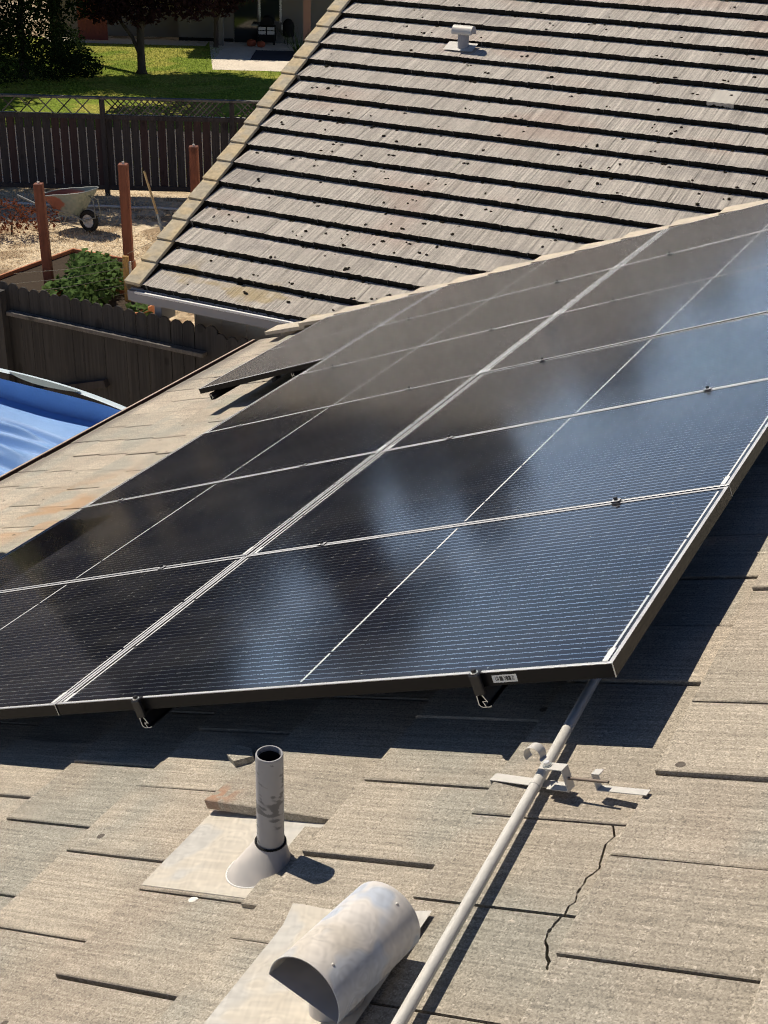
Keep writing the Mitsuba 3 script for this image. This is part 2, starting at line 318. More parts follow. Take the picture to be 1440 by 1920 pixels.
scene['m_tarp'] = two(prin(tarp_color, 0.6, 0.35, sheen=0.3))
scene['m_tarp_white'] = two(prin((0.50, 0.60, 0.66), 0.6, 0.35))
scene['m_net'] = two(prin((0.13, 0.16, 0.17), 0.8, 0.2))
def tray_color(p, n, uv):
    f = fbm(p.x * 6, p.y * 6, p.z * 6, 4); t = (p.x + 13.42) * 0.595 + (p.y - 16.55) * 0.0 + (p.z - 0.45) * -0.35
    c = mix((0.17, 0.215, 0.20), (0.26, 0.285, 0.26), noise(p.x * 18, p.y * 18, p.z * 18)); return mix(c, C3((0.27, 0.075, 0.045)), 0.9 * smoothstep(0.03, -0.04, t + 0.17 + (f - 0.5) * 0.5) * smoothstep(0.68, 0.62, p.z))
scene['m_tray'] = two(prin(tray_color, 0.6, 0.4))
scene['m_rubber'] = two(prin((0.02, 0.02, 0.02), 0.8, 0.3)); scene['m_rim'] = two(prin((0.55, 0.55, 0.54), 0.5, 0.4)); scene['m_tool_grey'] = two(prin((0.24, 0.26, 0.26), 0.5, 0.45, 0.2))
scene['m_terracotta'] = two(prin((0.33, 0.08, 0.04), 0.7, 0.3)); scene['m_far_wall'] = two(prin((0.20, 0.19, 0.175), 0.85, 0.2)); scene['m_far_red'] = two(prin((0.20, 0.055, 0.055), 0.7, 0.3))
scene['m_rug'] = two(prin((0.06, 0.06, 0.07), 0.95, 0.1)); scene['m_white_paint'] = two(prin((0.7, 0.7, 0.68), 0.6, 0.3)); scene['m_column'] = two(prin((0.30, 0.17, 0.13), 0.7, 0.3))
scene['m_wire'] = two(prin((0.33, 0.32, 0.29), 0.5, 0.5, 0.4)); scene['m_dark_pane'] = {'type': 'principled', 'base_color': rgb(0.02, 0.025, 0.03), 'roughness': 0.06, 'specular': 0.5}
scene['m_soil'] = two(prin((0.05, 0.038, 0.028), 0.95, 0.1))

# ----------------------------------------------------------------------------- the house and its tiled roof
NM = -0.187                                           # mean tile surface below the face of the panels
rng = np.random.default_rng(7)
house = thing('house', 'tan house roof of combed concrete tiles under the solar panels, in the foreground', 'house')
def tile_n(u, u0): return NM + 0.0175 - 0.036 * (u - u0) / CE
def tile_mesh(u0, u1, v0, v1, lift=0.0, ub=None):
    """one roof tile: top sloping less than the roof, chamfered edges; ub = course line its tilt is measured from"""
    ub = u0 if ub is None else ub; dt, dn, ds = rng.normal(0, 0.0014), rng.normal(0, 0.0013) + lift, rng.normal(0, 0.0012)
    th, c, e = 0.026, 0.003, u1 + 0.045
    dn -= lift
    def top(u, v): return tile_n(u, ub) + dn + dt * (v - v0) / CW * 1.6 + ds * (u - u0) / CE + lift * (1 - 0.9 * min(1, max(0, (v - v0) / CW))) * (1 - 0.6 * min(1, (u - u0) / CE))
    jj = rng.normal(0, 0.0012, 4)
    o = np.array([[u0 + jj[0], v0 + jj[1]], [e, v0 + jj[1]], [e, v1 + jj[2]], [u0 + jj[3], v1 + jj[2]]])
    i = o + np.array([[c, c], [0, c], [0, -c], [c, -c]])
    v = np.array([[*q, top(*q) - th] for q in o] + [[*q, top(*q) - c * 0.8] for q in o] + [[*q, top(*q)] for q in i])
    f = []
    for a in (0, 4):
        for k in range(4): f.append([a + k, a + (k + 1) % 4, a + 4 + (k + 1) % 4, a + 4 + k])
    f += [[8, 9, 10, 11], [3, 2, 1, 0]]
    return RF(v), np.array(f)
def crack_shape(cut, width):
    q = np.random.default_rng(17); p = [np.array(c, float) for c in cut]
    for _ in range(2):
        o = [p[0]]
        for a, b in zip(p[:-1], p[1:]): o += [(a + b) / 2 + q.normal(0, 0.055, 2) * np.linalg.norm(b - a), b]
        p = o
    g = None
    for a, b in zip(p[:-1], p[1:]):
        h = LineString([a, b]).buffer(width * q.uniform(0.45, 1.5)); g = h if g is None else g.union(h)
    return g
def cut_tile(u0, u1, v0, v1, cut, width):
    poly = sbox(u0, v0, u1 + 0.03, v1).difference(crack_shape(cut, width)); out = []
    for g in sorted(getattr(poly, 'geoms', [poly]), key=lambda g: -g.area):
        if g.area < 2e-4: continue
        m = extr(g, 0.026); v = m[0].copy(); v[:, 2] += tile_n(v[:, 0], u0) - 0.026 + rng.normal(0, 0.0008)
        out.append((RF(v), m[1]))
    return out
CRACK = [(1.825, -0.300), (1.835, -0.434), (1.842, -0.470), (1.826, -0.536), (1.831, -0.575), (1.819, -0.65)]
CRACK2 = [(1.819, -0.600), (1.8145, -0.643), (1.811, -0.672), (1.824, -0.705), (1.842, -0.743), (1.862, -0.79), (1.93, -0.84)]
GAP = 0.0044
rest = []
for k in range(-11, 13):
    u0 = 0.010 + CE * k; off = -0.325 if k % 2 == 0 else -0.177
    for j in range(-12, 27):
        v0, v1 = off + CW * j + GAP, off + CW * (j + 1) - GAP
        if v1 < -3.4 or v0 > 7.12: continue
        v1 = min(v1, 7.14); ua = u0 if k > -11 else u0 - 0.045
        vis = (v1 < 0.35 and -0.8 < u0 < 2.6 and v1 > -1.35) or (u0 < -1.7 and v1 > 0.9) or (u0 > 1.4 and v0 < 2.4 and v1 > -1.35 and u0 < 2.9)
        c = ((u0 + CE / 2), (v0 + v1) / 2)
        if k == 4 and abs(c[1] + 0.471) < 0.05:
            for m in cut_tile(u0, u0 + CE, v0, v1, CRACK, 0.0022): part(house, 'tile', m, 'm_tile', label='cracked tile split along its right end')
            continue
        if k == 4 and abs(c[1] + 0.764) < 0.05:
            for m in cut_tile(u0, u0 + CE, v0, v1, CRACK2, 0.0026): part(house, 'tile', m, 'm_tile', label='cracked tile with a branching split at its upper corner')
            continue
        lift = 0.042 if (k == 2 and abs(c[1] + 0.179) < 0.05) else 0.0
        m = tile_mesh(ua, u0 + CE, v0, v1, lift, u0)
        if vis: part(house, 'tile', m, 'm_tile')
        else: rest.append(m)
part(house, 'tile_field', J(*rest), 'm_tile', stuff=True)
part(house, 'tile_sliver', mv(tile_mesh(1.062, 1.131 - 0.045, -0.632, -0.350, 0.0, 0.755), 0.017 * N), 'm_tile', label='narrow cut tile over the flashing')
part(house, 'roof_deck', mp(RF, bx(-4.12, 4.6, -3.5, 7.1, NM - 0.10, NM - 0.055)), 'm_underlay')
for i in range(24):                                   # trim tiles along the far gable edge, lapped up the slope
    u0 = -3.95 + i * CE
    if u0 > 4.3: break
    v = np.array([[u0, 6.98, 0.098], [u0 + 0.42, 6.98, 0.066], [u0 + 0.42, 7.20, 0.066], [u0, 7.20, 0.098]]); q = v.copy(); q[:, 2] -= [0.03, 0.03, 0.03, 0.03]
    q2 = v[2:].copy(); q2[:, 2] -= 0.17
    m = (np.vstack([v, q, q2]), np.array([[0, 1, 2, 3], [4, 7, 6, 5], [0, 4, 5, 1], [0, 3, 7, 4], [1, 5, 6, 2], [3, 2, 8, 9]]))
    m[0][:, 2] += NM; m[0][:, 1] += rng.normal(0, 0.004)
    part(house, 'trim_tile', mp(RF, m), 'm_pale_trim')
ex, ez = (RF([-4.13, 0, NM - 0.03]))[[0, 2]]          # gutter along the eave
gp = LineString([(ex + 0.03, ez - 0.02), (ex + 0.03, ez - 0.11), (ex - 0.05, ez - 0.11), (ex - 0.095, ez - 0.03), (ex - 0.095, ez + 0.028)]).buffer(0.003, cap_style=2)
g = extr(gp, 10.6); gv = np.stack([g[0][:, 0], -3.45 + g[0][:, 2], g[0][:, 1]], -1); part(house, 'gutter', (gv, g[1][:, ::-1]), 'm_brown_metal')
part(house, 'gutter_lip', bx(ex - 0.102, ex - 0.088, -3.45, 7.15, ez + 0.026, ez + 0.032), 'm_eave_edge')
part(house, 'wall', bx(ex + 0.45, 3.6, -3.2, 6.7, 0, GZ - 1.95), 'm_wall')
part(house, 'gable_wall', (np.array([[ex + 0.45, 6.7, GZ - 1.95], [3.6, 6.7, GZ - 1.95], [3.6, 6.7, RF([3.9, 0, NM - 0.12])[2]], [ex + 0.45, 6.7, RF([-3.75, 0, NM - 0.12])[2]]]), np.array([[0, 1, 2, 3]])), 'm_wall')
cb = RF([-2.70, 0, NM])                                # chimney, left of the frame: its shadow falls on the nearest left panel
part(house, 'chimney', bx(cb[0] - 0.75, cb[0], 1.35, 2.22, GZ - 1.8, cb[2] + 2.15, 0.01), 'm_wall')
part(house, 'chimney_cap', bx(cb[0] - 0.80, cb[0] + 0.04, 1.31, 2.26, cb[2] + 2.15, cb[2] + 2.23, 0.01), 'm_concrete')

# ----------------------------------------------------------------------------- solar panels, rails and clamps
def rect_ring(L, W, w): return Polygon([(0, 0), (L, 0), (L, W), (0, W)], [[(w, w), (L - w, w), (L - w, W - w), (w, W - w)]])
fr = extr(rect_ring(PL, PW, 0.0105), 0.036); fr = (fr[0] + [0, 0, -0.036], fr[1])
lip = extr(rect_ring(PL, PW, 0.026), 0.0015); lip = (lip[0] + [0, 0, -0.036], lip[1])
frame_ply = ply(J(fr, lip), 'm_frame')
gv = np.array([[0.0105, 0.0105, -0.0016], [PL - 0.0105, 0.0105, -0.0016], [PL - 0.0105, PW - 0.0105, -0.0016], [0.0105, PW - 0.0105, -0.0016]])
pane_ply = ply((gv, np.array([[0, 1, 2, 3]])), 'm_pv', uv=gv[:, :2])
back_ply = ply((gv - [0, 0, 0.005], np.array([[0, 3, 2, 1]])), 'm_dark')
def rib(a, b0, b1, w, h=0.0009): return bx(a - w / 2, a + w / 2, b0, b1, -0.0015, -0.0015 + h)
CW6 = 0.1665
ribs = [rib(PL / 2, 0.0195 + CW6 * s + 0.006, 0.0195 + CW6 * e - 0.006, 0.0062) for s, e in ((0, 1), (1, 3), (3, 5), (5, 6))]
for a in (0.0235, PL - 0.0235): ribs += [rib(a, 0.0195 + CW6 * s + 0.006, 0.0195 + CW6 * (s + 2) - 0.006, 0.0058) for s in (0, 2, 4)]
rib_plys = [ply(m, 'm_ribbon') for m in ribs]
tab_plys = [ply(rib(a, 0.014, 0.014 + l, 0.014, 0.0012), 'm_ribbon') for a, l in ((PL - 0.0225, 0.062), (0.0225, 0.05))]
ORD = ['nearest', 'second', 'third', 'fourth', 'fifth', 'farthest']
scene['m_bright_edge'] = two(prin((0.42, 0.43, 0.44), 0.42, 0.5, 0.85))
edge_plys = [ply(tube(np.array([[0.001, y, -0.0008], [PL / 2, y, -0.0008], [PL - 0.001, y, -0.0008]]), 0.0017, 10), 'm_bright_edge', smooth=60) for y in (0.0012,)]
corner_ply = ply(bx(PL - 0.0016, PL + 0.0005, -0.0005, 0.0016, -0.0355, 0.0002), 'm_cut_metal')
def panel(mat, label):
    t = thing('solar_panel', label, 'solar panel', 'solar panels mounted on the tiled roof')
    for nm, pl in [('frame', frame_ply), ('glass_pane', pane_ply), ('back_sheet', back_ply)] + [('ribbon', r) for r in rib_plys] + [('ribbon_tab', r) for r in tab_plys] + [('corner_edge', corner_ply)] + [('rolled_edge', e) for e in edge_plys]:
        scene[numbered(f'{t}__{nm}')] = {**pl, 'to_world': T(mat)}
    return t
prng = np.random.default_rng(3)
PU, PV = 1.768, 1.046
for col in (1, 0):
    for r in range(6):
        u0 = 0.0035 if col else -1.7645; v0 = r * PV + 0.004
        L = np.eye(4); L[:3, 3] = [u0, v0, prng.normal(0, 0.0006)]
        a, b = prng.normal(0, 0.0009), prng.normal(0, 0.0009); L[2, 0], L[2, 1] = a, b; L[0, 2], L[1, 2] = -a, -b
        side = 'right-hand' if col else 'left-hand'
        t = panel(ROOF @ L, f'black framed solar panel, {side} column, {ORD[r]} of six rows' + (', with a barcode sticker' if (col and r == 0) else ''))
        if col and r == 0:
            lv = np.array([[1.456, 0.0025, -0.0285], [1.521, 0.0025, -0.0285], [1.521, 0.0025, -0.0085], [1.456, 0.0025, -0.0085]]) - [u0, v0, 0]; lv[:, 1] = -0.0012
            k = part(t, 'barcode_sticker', (lv, np.array([[0, 1, 2, 3]])), 'm_label', uv=np.array([[0, 0], [1, 0], [1, 1], [0, 1.0]])); scene[k]['to_world'] = T(ROOF @ L)
L = np.eye(4); L[:3, 0], L[:3, 1], L[:3, 3] = [0, 1, 0], [-1, 0, 0], [-1.782, 4.515, 0.0]
panel(ROOF @ L, 'single solar panel turned sideways at the left end of the farthest rows, above the eave')

prof = [(-0.0045, 0.046), (-0.0105, 0.0385), (-0.0085, 0.031), (-0.0095, 0.008), (-0.006, 0.003), (-0.002, 0.001), (0.0125, 0.0015), (0.0138, 0.004)]
pr2 = [(-0.0085, 0.0312), (0.0015, 0.033), (0.0025, 0.040), (0.0, 0.0385)]; pr3 = [(0.0015, 0.033), (0.0085, 0.0155), (0.0092, 0.014)]; pr4 = [(0.0085, 0.0155), (-0.0005, 0.0155), (0.0035, 0.0018)]
rp = LineString(prof).buffer(0.0009).union(LineString(pr2).buffer(0.0011)).union(LineString(pr3).buffer(0.0009)).union(LineString(pr4).buffer(0.0008))
rp = rp.simplify(0.0002)
def rail(u, v0, v1, label):
    t = thing('mounting_rail', label, 'mounting rail', 'rails under the solar panels')
    def put(m, s, e):                                  # profile (x, y) -> (u, n), length along v
        v = m[0]; return RF(np.stack([u + v[:, 0] * 1.35, s + v[:, 2] * (e - s), -0.0865 + v[:, 1] * 1.06], -1)), m[1][:, ::-1]
    m = extr(rp, 1.0)
    part(t, 'beam', put(m, v0 + 0.0012, v1), 'm_black_metal'); part(t, 'cut_end', put(m, v0, v0 + 0.001), 'm_cut_metal')
    for i, v in enumerate(np.arange(v0 + 0.75, v1, 1.25)):
        part(t, 'foot', mp(RF, J(bx(u - 0.02, u + 0.03, v - 0.03, v + 0.03, NM - 0.03, NM + 0.02, 0.003), bx(u + 0.012, u + 0.019, v - 0.02, v + 0.02, NM, -0.05))), 'm_black_metal')
rail(1.420, -0.012, 6.28, 'dark mounting rail with silver cut end beside the barcode sticker')
rail(0.334, -0.012, 6.28, 'dark mounting rail with silver cut end below the left front clamp')
rail(-0.405, -0.012, 6.28, 'dark mounting rail under the right half of the left column of panels')
rail(-1.500, -0.012, 6.28, 'dark mounting rail under the left half of the left column of panels')
rail(-2.695, 4.46, 6.28, 'short rail stub poking out under the sideways panel, left one')
rail(-2.02, 4.49, 6.28, 'short rail stub poking out under the sideways panel, right one')
def bolt(r, h, s=6): return lathe([(0, h), (r * 0.93, h), (r, h * 0.85), (r, 0), (0, 0)], s)
RN = {1.42: 'rightmost rail', 0.334: 'second rail from the right', -0.405: 'third rail from the right', -1.5: 'leftmost long rail'}
for u in RN:
    for r in range(6):
        c = np.array([u, r * PV if r else -0.004, 0.0])
        if r == 0 and u < 0: continue
        if r == 0:
            t = thing('panel_clamp', f'black end clamp bolted to the nearest panel edge on the {RN[u]}', 'clamp', 'end clamps on the front edge')
            part(t, 'body', mp(RF, mv(J(bx(-0.014, 0.014, -0.014, 0.0, -0.052, 0.003, 0.003), bx(-0.014, 0.014, -0.012, 0.012, 0.0015, 0.0045, 0.001)), c)), 'm_black_metal')
        else:
            t = thing('panel_clamp', f'small bolt clamp between {ORD[r - 1]} and {ORD[r]} panel rows on the {RN[u]}', 'clamp', 'mid clamps between the panel rows')
            part(t, 'body', mp(RF, mv(bx(-0.014, 0.014, -0.012, 0.012, 0.0012, 0.0046, 0.001), c)), 'm_frame')
        part(t, 'washer', mp(RF, mv(lathe([(0.0095, 0.0), (0.0095, 0.0016), (0, 0.0016)], 14), c + [0, -0.003 if r == 0 else 0, 0.0046])), 'm_cut_metal')
        part(t, 'bolt_head', mp(RF, mv(bolt(0.0068, 0.0075), c + [0, -0.003 if r == 0 else 0, 0.0062])), 'm_black_metal')

# ----------------------------------------------------------------------------- vent pipe with its flashing
def surf(u): k = math.floor((u - 0.010) / CE); return tile_n(u, 0.010 + CE * k)
vp = thing('vent_pipe', 'grey scuffed vent pipe standing in a pale flashing on the front tiles', 'vent pipe')
pz = np.array([0, 0, 1.0]); PB = RF([1.0452, -0.4809, NM])
ro, ri, H = 0.0305, 0.0255, 0.3005
pipe = lathe([(ro, -0.06)] + [(ro, z) for z in np.linspace(0, H - 0.003, 12)] + [(ro - 0.0015, H), (ri + 0.001, H), (ri, H - 0.002), (ri, 0.05), (0, 0.05)], 36)
part(vp, 'pipe', mv(pipe, PB), 'm_pipe', smooth=35)
part(vp, 'pipe_bore', mv(lathe([(ri - 0.0006, H - 0.012), (ri - 0.0006, 0.03), (0, 0.03)], 30), PB), 'm_dark', smooth=40)
cn = []
c0 = RF([1.022, -0.500, NM + 0.004])
for i, s in enumerate(np.linspace(0, 1, 7)):
    a = np.arange(40) * 2 * np.pi / 40; rb = 0.078
    base = RF(np.stack([1.022 + rb * np.cos(a), -0.500 + rb * 0.92 * np.sin(a), tile_n(1.022 + rb * np.cos(a), 0.755) + 0.004], -1))
    topc = PB + np.stack([0.0345 * np.cos(a), 0.0345 * np.sin(a), 0.058 + 0 * a], -1)
    w = s ** 0.82; cn.append(base * (1 - w) + topc * w)
cv = np.vstack(cn); cf = np.array([[i * 40 + j, i * 40 + (j + 1) % 40, (i + 1) * 40 + (j + 1) % 40, (i + 1) * 40 + j] for i in range(6) for j in range(40)])
part(vp, 'cone_boot', (cv, cf), 'm_cone', smooth=40)
part(vp, 'collar', mv(tube([[0.0335 * math.cos(a), 0.0335 * math.sin(a), 0.0595] for a in np.linspace(0, 2 * np.pi, 37)], 0.0026, 6, False), PB), 'm_dark', smooth=True)
a = np.arange(40) * 2 * np.pi / 40
fl = grid(12, 10, lambda x, y: RF(np.stack([0.757 + x * 0.335, -0.603 + y * 0.30, tile_n(0.757 + x * 0.335, 0.755) + 0.0035 + 0.0006 * np.sin(9 * x + 7 * y) * np.sin(5 * y)], -1)))
fe = grid(12, 2, lambda x, y: RF(np.stack([0.757 + x * 0.335, -0.603 - 0.0015 * y, tile_n(0.757 + x * 0.335, 0.755) + 0.0035 - 0.0045 * y], -1)))
part(vp, 'flashing', J(fl, fe), 'm_flash', smooth=30)
part(vp, 'base_ring', tube(np.vstack([cn[0], cn[0][:1]]), 0.002, 5, False), 'm_white_paint', smooth=True)

# ----------------------------------------------------------------------------- hooded roof vent
rv = thing('roof_vent', 'weathered metal roof vent with a curved half-pipe hood, at the bottom edge', 'roof vent')
hr = 0.0755; A0, A1 = np.array([1.530, -1.025, -0.066]), np.array([1.549, -0.772, -0.098]); ax = (A1 - A0); hl = np.linalg.norm(ax); ax /= hl
sd = np.array([ax[1], -ax[0], 0]); sd /= np.linalg.norm(sd); upn = np.cross(sd, ax)
def hood_pt(x, y, r):
    ang = np.radians(-36 + 189 * x); return A0 + np.outer(y * hl, ax) + np.outer(r * np.cos(ang), sd) + np.outer(r * np.sin(ang), upn)
outer = grid(49, 9, lambda x, y: hood_pt(x, y, hr)); inner = grid(49, 9, lambda x, y: hood_pt(x, y, hr - 0.0016))
rim = [grid(49, 2, lambda x, y, e=e: hood_pt(x, np.full_like(x, e), 1.0) * 0 + np.where(y[:, None] > 0.5, hood_pt(x, np.full_like(x, e), hr), hood_pt(x, np.full_like(x, e), hr - 0.0016))) for e in (0.0, 1.0)]
part(rv, 'hood', mp(RF, J(outer, (inner[0], inner[1][:, ::-1]), *rim)), 'm_hood', smooth=40)
bp_ = [hood_pt(np.array([e]), np.array([y]), hr - 0.001)[0] for y in (0.0, 1.0) for e in (0.0, 1.0)]
part(rv, 'hood_base', mp(RF, (np.array([bp_[0], bp_[1], bp_[3], bp_[2]]), np.array([[0, 1, 2, 3]]))), 'm_cone')
for q in (0.12, 0.9): part(rv, 'rivet', mv(tr(trimesh.creation.icosphere(1, 0.0032)), RF(hood_pt(np.array([0.40]), np.array([q]), hr))[0]), 'm_hood')
sb = RF([1.492, -0.925, NM])
stem = lathe([(0.051, -0.03)] + [(0.051, z) for z in np.linspace(0, 0.112, 6)] + [(0.0495, 0.112), (0.0495, 0.0)], 40)
part(rv, 'stem', mv(stem, sb), 'm_cone', smooth=35)
def fl_n(u): return NM + 0.013 + 0.030 * (u - 1.236)
fl2 = grid(16, 16, lambda x, y: RF(np.stack([1.236 + x * 0.335, -1.42 + y * 0.758, fl_n(1.236 + x * 0.335) + 0.0015 * np.sin(6 * x + 3) * np.sin(4 * y) + 0.016 * np.clip((y - 0.93) / 0.07, 0, 1) * smooth(0.30, 0.0, x)], -1)))
part(rv, 'flashing', fl2, 'm_flash', smooth=30)

# ----------------------------------------------------------------------------- conduit and its clamp
cvv = np.linspace(-1.7, 0.75, 12); cpts = RF(np.stack([1.6185 - 0.0545 * cvv, cvv, -0.148 + 0.0012 * np.sin(cvv * 4)], -1))
cd = thing('conduit', 'thin pale metal conduit running along the front tiles and under the panels', 'conduit')
part(cd, 'pipe', tube(cpts, 0.0122, 24), 'm_conduit', smooth=50)
part(cd, 'coupling', tube(RF(np.array([[1.6185 + 0.0545 * 0.262, -0.262, -0.149], [1.6185 + 0.0545 * 0.246, -0.246, -0.149]])), 0.0134, 24), 'm_conduit', smooth=40)
cc = thing('conduit_clamp', 'metal strap bracket holding the conduit, with bolt and threaded rod', 'bracket')
def strip(p, q, w, t=0.002):
    p, q = np.array(p, float), np.array(q, float); d = q - p; d2 = np.array([-d[1], d[0], 0]); d2 /= np.linalg.norm(d2); v = []
    for e in (p, q): v += [e - d2 * w / 2, e + d2 * w / 2, e + d2 * w / 2 + [0, 0, t], e - d2 * w / 2 + [0, 0, t]]
    return RF(np.array(v)), np.array([[0, 1, 2, 3], [4, 7, 6, 5], [0, 4, 5, 1], [1, 5, 6, 2], [2, 6, 7, 3], [3, 7, 4, 0]])
part(cc, 'left_strap', J(strip((1.497, -0.190, -0.166), (1.705, -0.236, -0.168), 0.027), strip((1.494, -0.1895, -0.178), (1.4968, -0.190, -0.178), 0.027, 0.014)), 'm_strap')
part(cc, 'right_strap', J(strip((1.772, -0.240, -0.169), (1.888, -0.262, -0.169), 0.020), strip((1.770, -0.240, -0.168), (1.7725, -0.2405, -0.168), 0.020, 0.040), strip((1.770, -0.240, -0.129), (1.789, -0.2435, -0.129), 0.020)), 'm_strap')
part(cc, 'channel', J(strip((1.652, -0.236, -0.112), (1.712, -0.2485, -0.112), 0.026), strip((1.709, -0.248, -0.164), (1.712, -0.2485, -0.164), 0.026, 0.054), strip((1.655, -0.2365, -0.163), (1.712, -0.2485, -0.163), 0.026)), 'm_strap')
part(cc, 'rod', tube(RF(np.array([[1.710, -0.248, -0.137], [1.808, -0.262, -0.140]])), 0.0034, 10), 'm_rust_rod', smooth=True)
bp = np.array([1.668, -0.2395, -0.110]); part(cc, 'washer', mp(RF, mv(lathe([(0.011, 0), (0.011, 0.002), (0, 0.002)], 16), bp)), 'm_tool_grey'); part(cc, 'bolt_head', mp(RF, mv(bolt(0.0075, 0.008), bp + [0, 0, 0.002])), 'm_cut_metal')
curl = []
for i, ang in enumerate(np.radians(np.linspace(-35, 215, 22))): curl.append([1.627 + 0.019 * math.cos(ang), -0.205, -0.098 + 0.019 * math.sin(ang)])
curl = np.array(curl)[::-1]; curl = np.vstack([curl, [[1.652, -0.219, -0.113]]]); cl = curl.copy(); w2 = np.array([0.003, 0.011, 0])
gv = np.vstack([cl - w2, cl + w2]); n_ = len(cl); part(cc, 'curled_strap', (RF(gv), np.array([[i, i + 1, n_ + i + 1, n_ + i] for i in range(n_ - 1)])), 'm_strap', smooth=60)

# a broken-off tile corner and a dab of sealant
fp = extr(Polygon([(0.592, 0.018), (0.600, -0.030), (0.645, -0.062), (0.690, -0.032), (0.66, 0.004)]), 0.020); fv = fp[0].copy(); fv[:, 2] += tile_n(fv[:, 0], 0.383) + 0.001
solo('tile_fragment', (RF(fv), fp[1]), 'm_tile', 'broken tile corner lying loose by the shadow left of the vent pipe', 'tile fragment')
db = tr(trimesh.creation.icosphere(2, 1.0)); dv = db[0] * [0.015, 0.010, 0.0025] * (0.8 + 0.4 * mikit.meshkit.noise(db[0] * 2.1 + 5)[:, None]) + [0.922, -0.628, surf(0.922) + 0.0012]
solo('sealant_dab', (RF(dv), db[1]), 'm_white_dab', 'small white sealant dab on the tile below the pipe flashing', 'sealant')

# ----------------------------------------------------------------------------- the rear wing with its mossy roof
w = thing('house_001', 'rear building with a grey combed tile roof dotted with moss, beyond the panels', 'house')
wr = np.random.default_rng(21); WE, WW, WL = 0.3664, 0.29, 20
def sag(x, s): return -0.034 * np.sin(np.pi * np.clip(s, 0, 7.33) / 7.33) - 0.02 * np.exp(-((x + 3.6) / 1.6) ** 2) * np.exp(-(s / 2.2) ** 2)
def WF(p):
    p = np.asarray(p, float); h = p[..., 2] + sag(p[..., 0], p[..., 1]); return p[..., :1] * np.array([1.0, 0, 0]) + p[..., 1:2] * WS + h[..., None] * WN + WO
def rake_x(s): return -5.83 - 0.098 * s
def wtile(x0, x1, s0, first):
    nrib = 12; t = np.linspace(0, 1, nrib + 1); xs = x0 + (x1 - x0) * t
    jag = wr.uniform(-0.008, 0.006, nrib + 1); wob = wr.normal(0, 0.0012, nrib + 1); dn = wr.normal(0, 0.002); s1 = s0 + WE + 0.03
    a = np.stack([xs, s0 + jag, 0.031 + wob + dn], -1); b = np.stack([xs, np.full_like(xs, s1), -0.031 + wob * 0.4 + dn * 0.3 + 0 * xs], -1); c = a.copy(); c[:, 2] -= 0.066; c[:, 1] += 0.004
    n = nrib + 1; f = []
    for i in range(nrib): f += [[i, i + 1, n + i + 1, n + i], [2 * n + i, 2 * n + i + 1, i + 1, i]]
    f += [[0, n, 2 * n, 2 * n], [n - 1, 3 * n - 1, 2 * n - 1, 2 * n - 1]]
    return WF(np.vstack([a, b, c])), np.array(f)
tiles = []
for k in range(WL):
    s0 = -0.0604 + WE * k; xr = rake_x(s0 + WE / 2) + 0.16; x = -8.5 + (WW / 2 if k % 2 else 0)
    while x < 5.0:
        x0, x1 = max(x + 0.0018, xr), x + WW - 0.0018
        if x1 - x0 > 0.03: tiles.append((k, x0, wtile(x0, x1, s0, k == 0)))
        x += WW
tiles.sort(key=lambda t: (t[0] * WE * 0.9) + abs(t[1] + 3.0) * 0.35)
scene['m_new_tile'] = two(prin(lambda p, n, uv: mix((0.44, 0.42, 0.38), (0.50, 0.47, 0.42), noise(p.x * 90, p.y * 3, 1.0)), 0.9, 0.15))
new = min((t for t in tiles if t[0] == 12), key=lambda t: abs(t[1] + 1.37)); tiles.remove(new); part(w, 'roof_tile', new[2], 'm_new_tile', label='pale newer tile near the right edge')
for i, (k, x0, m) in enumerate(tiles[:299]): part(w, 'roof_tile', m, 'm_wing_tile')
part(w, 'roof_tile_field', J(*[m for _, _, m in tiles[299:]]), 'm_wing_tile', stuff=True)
part(w, 'roof_deck', grid(30, 20, lambda a, b: WF(np.stack([rake_x(7.3 * b) + 0.05 + a * 11.4, -0.03 + 7.30 * b, -0.05 + 0 * a], -1))), 'm_underlay')
for k in range(WL):
    s0 = -0.085 + WE * k; xa = rake_x(s0 + 0.18) - 0.03
    a = np.array([[xa, s0, 0.068], [xa + 0.185, s0, 0.060], [xa + 0.185 - 0.037, s0 + 0.40, 0.040], [xa - 0.037, s0 + 0.40, 0.040]]); a[:, 0] += wr.normal(0, 0.005); b = a.copy(); b[:, 2] -= 0.036
    d = a[[0, 3]].copy(); d[:, 2] -= 0.19
    part(w, 'trim_tile', (WF(np.vstack([a, b, d])), np.array([[0, 1, 2, 3], [7, 6, 5, 4], [0, 4, 5, 1], [1, 5, 6, 2], [2, 6, 7, 3], [0, 3, 9, 8]])), 'm_trim_tile')
ms, mr = [], np.random.default_rng(5); ico = tr(trimesh.creation.icosphere(1, 1.0))
def clump(x, s, n, r):
    v = ico[0] * (0.65 + 0.7 * mr.uniform(size=(len(ico[0]), 1))) * [r * mr.uniform(0.8, 1.5), r * mr.uniform(0.8, 1.3), r * 0.62]
    v = v + [x, s, n]; return WF(v), ico[1]
def bead(s0, x0, x1):
    n = int((x1 - x0) / 0.022); x = np.linspace(x0, x1, n); r = 0.009 + 0.013 * mr.uniform(size=n) ** 1.6 * (0.35 + 0.9 * mikit.meshkit.noise(np.stack([x * 2.2, 0 * x + s0 * 9, 0 * x], -1)))
    return tube(WF(np.stack([x, s0 + 0.001 + mr.normal(0, 0.003, n), -0.024 + mr.normal(0, 0.004, n)], -1)), r, 5, False)
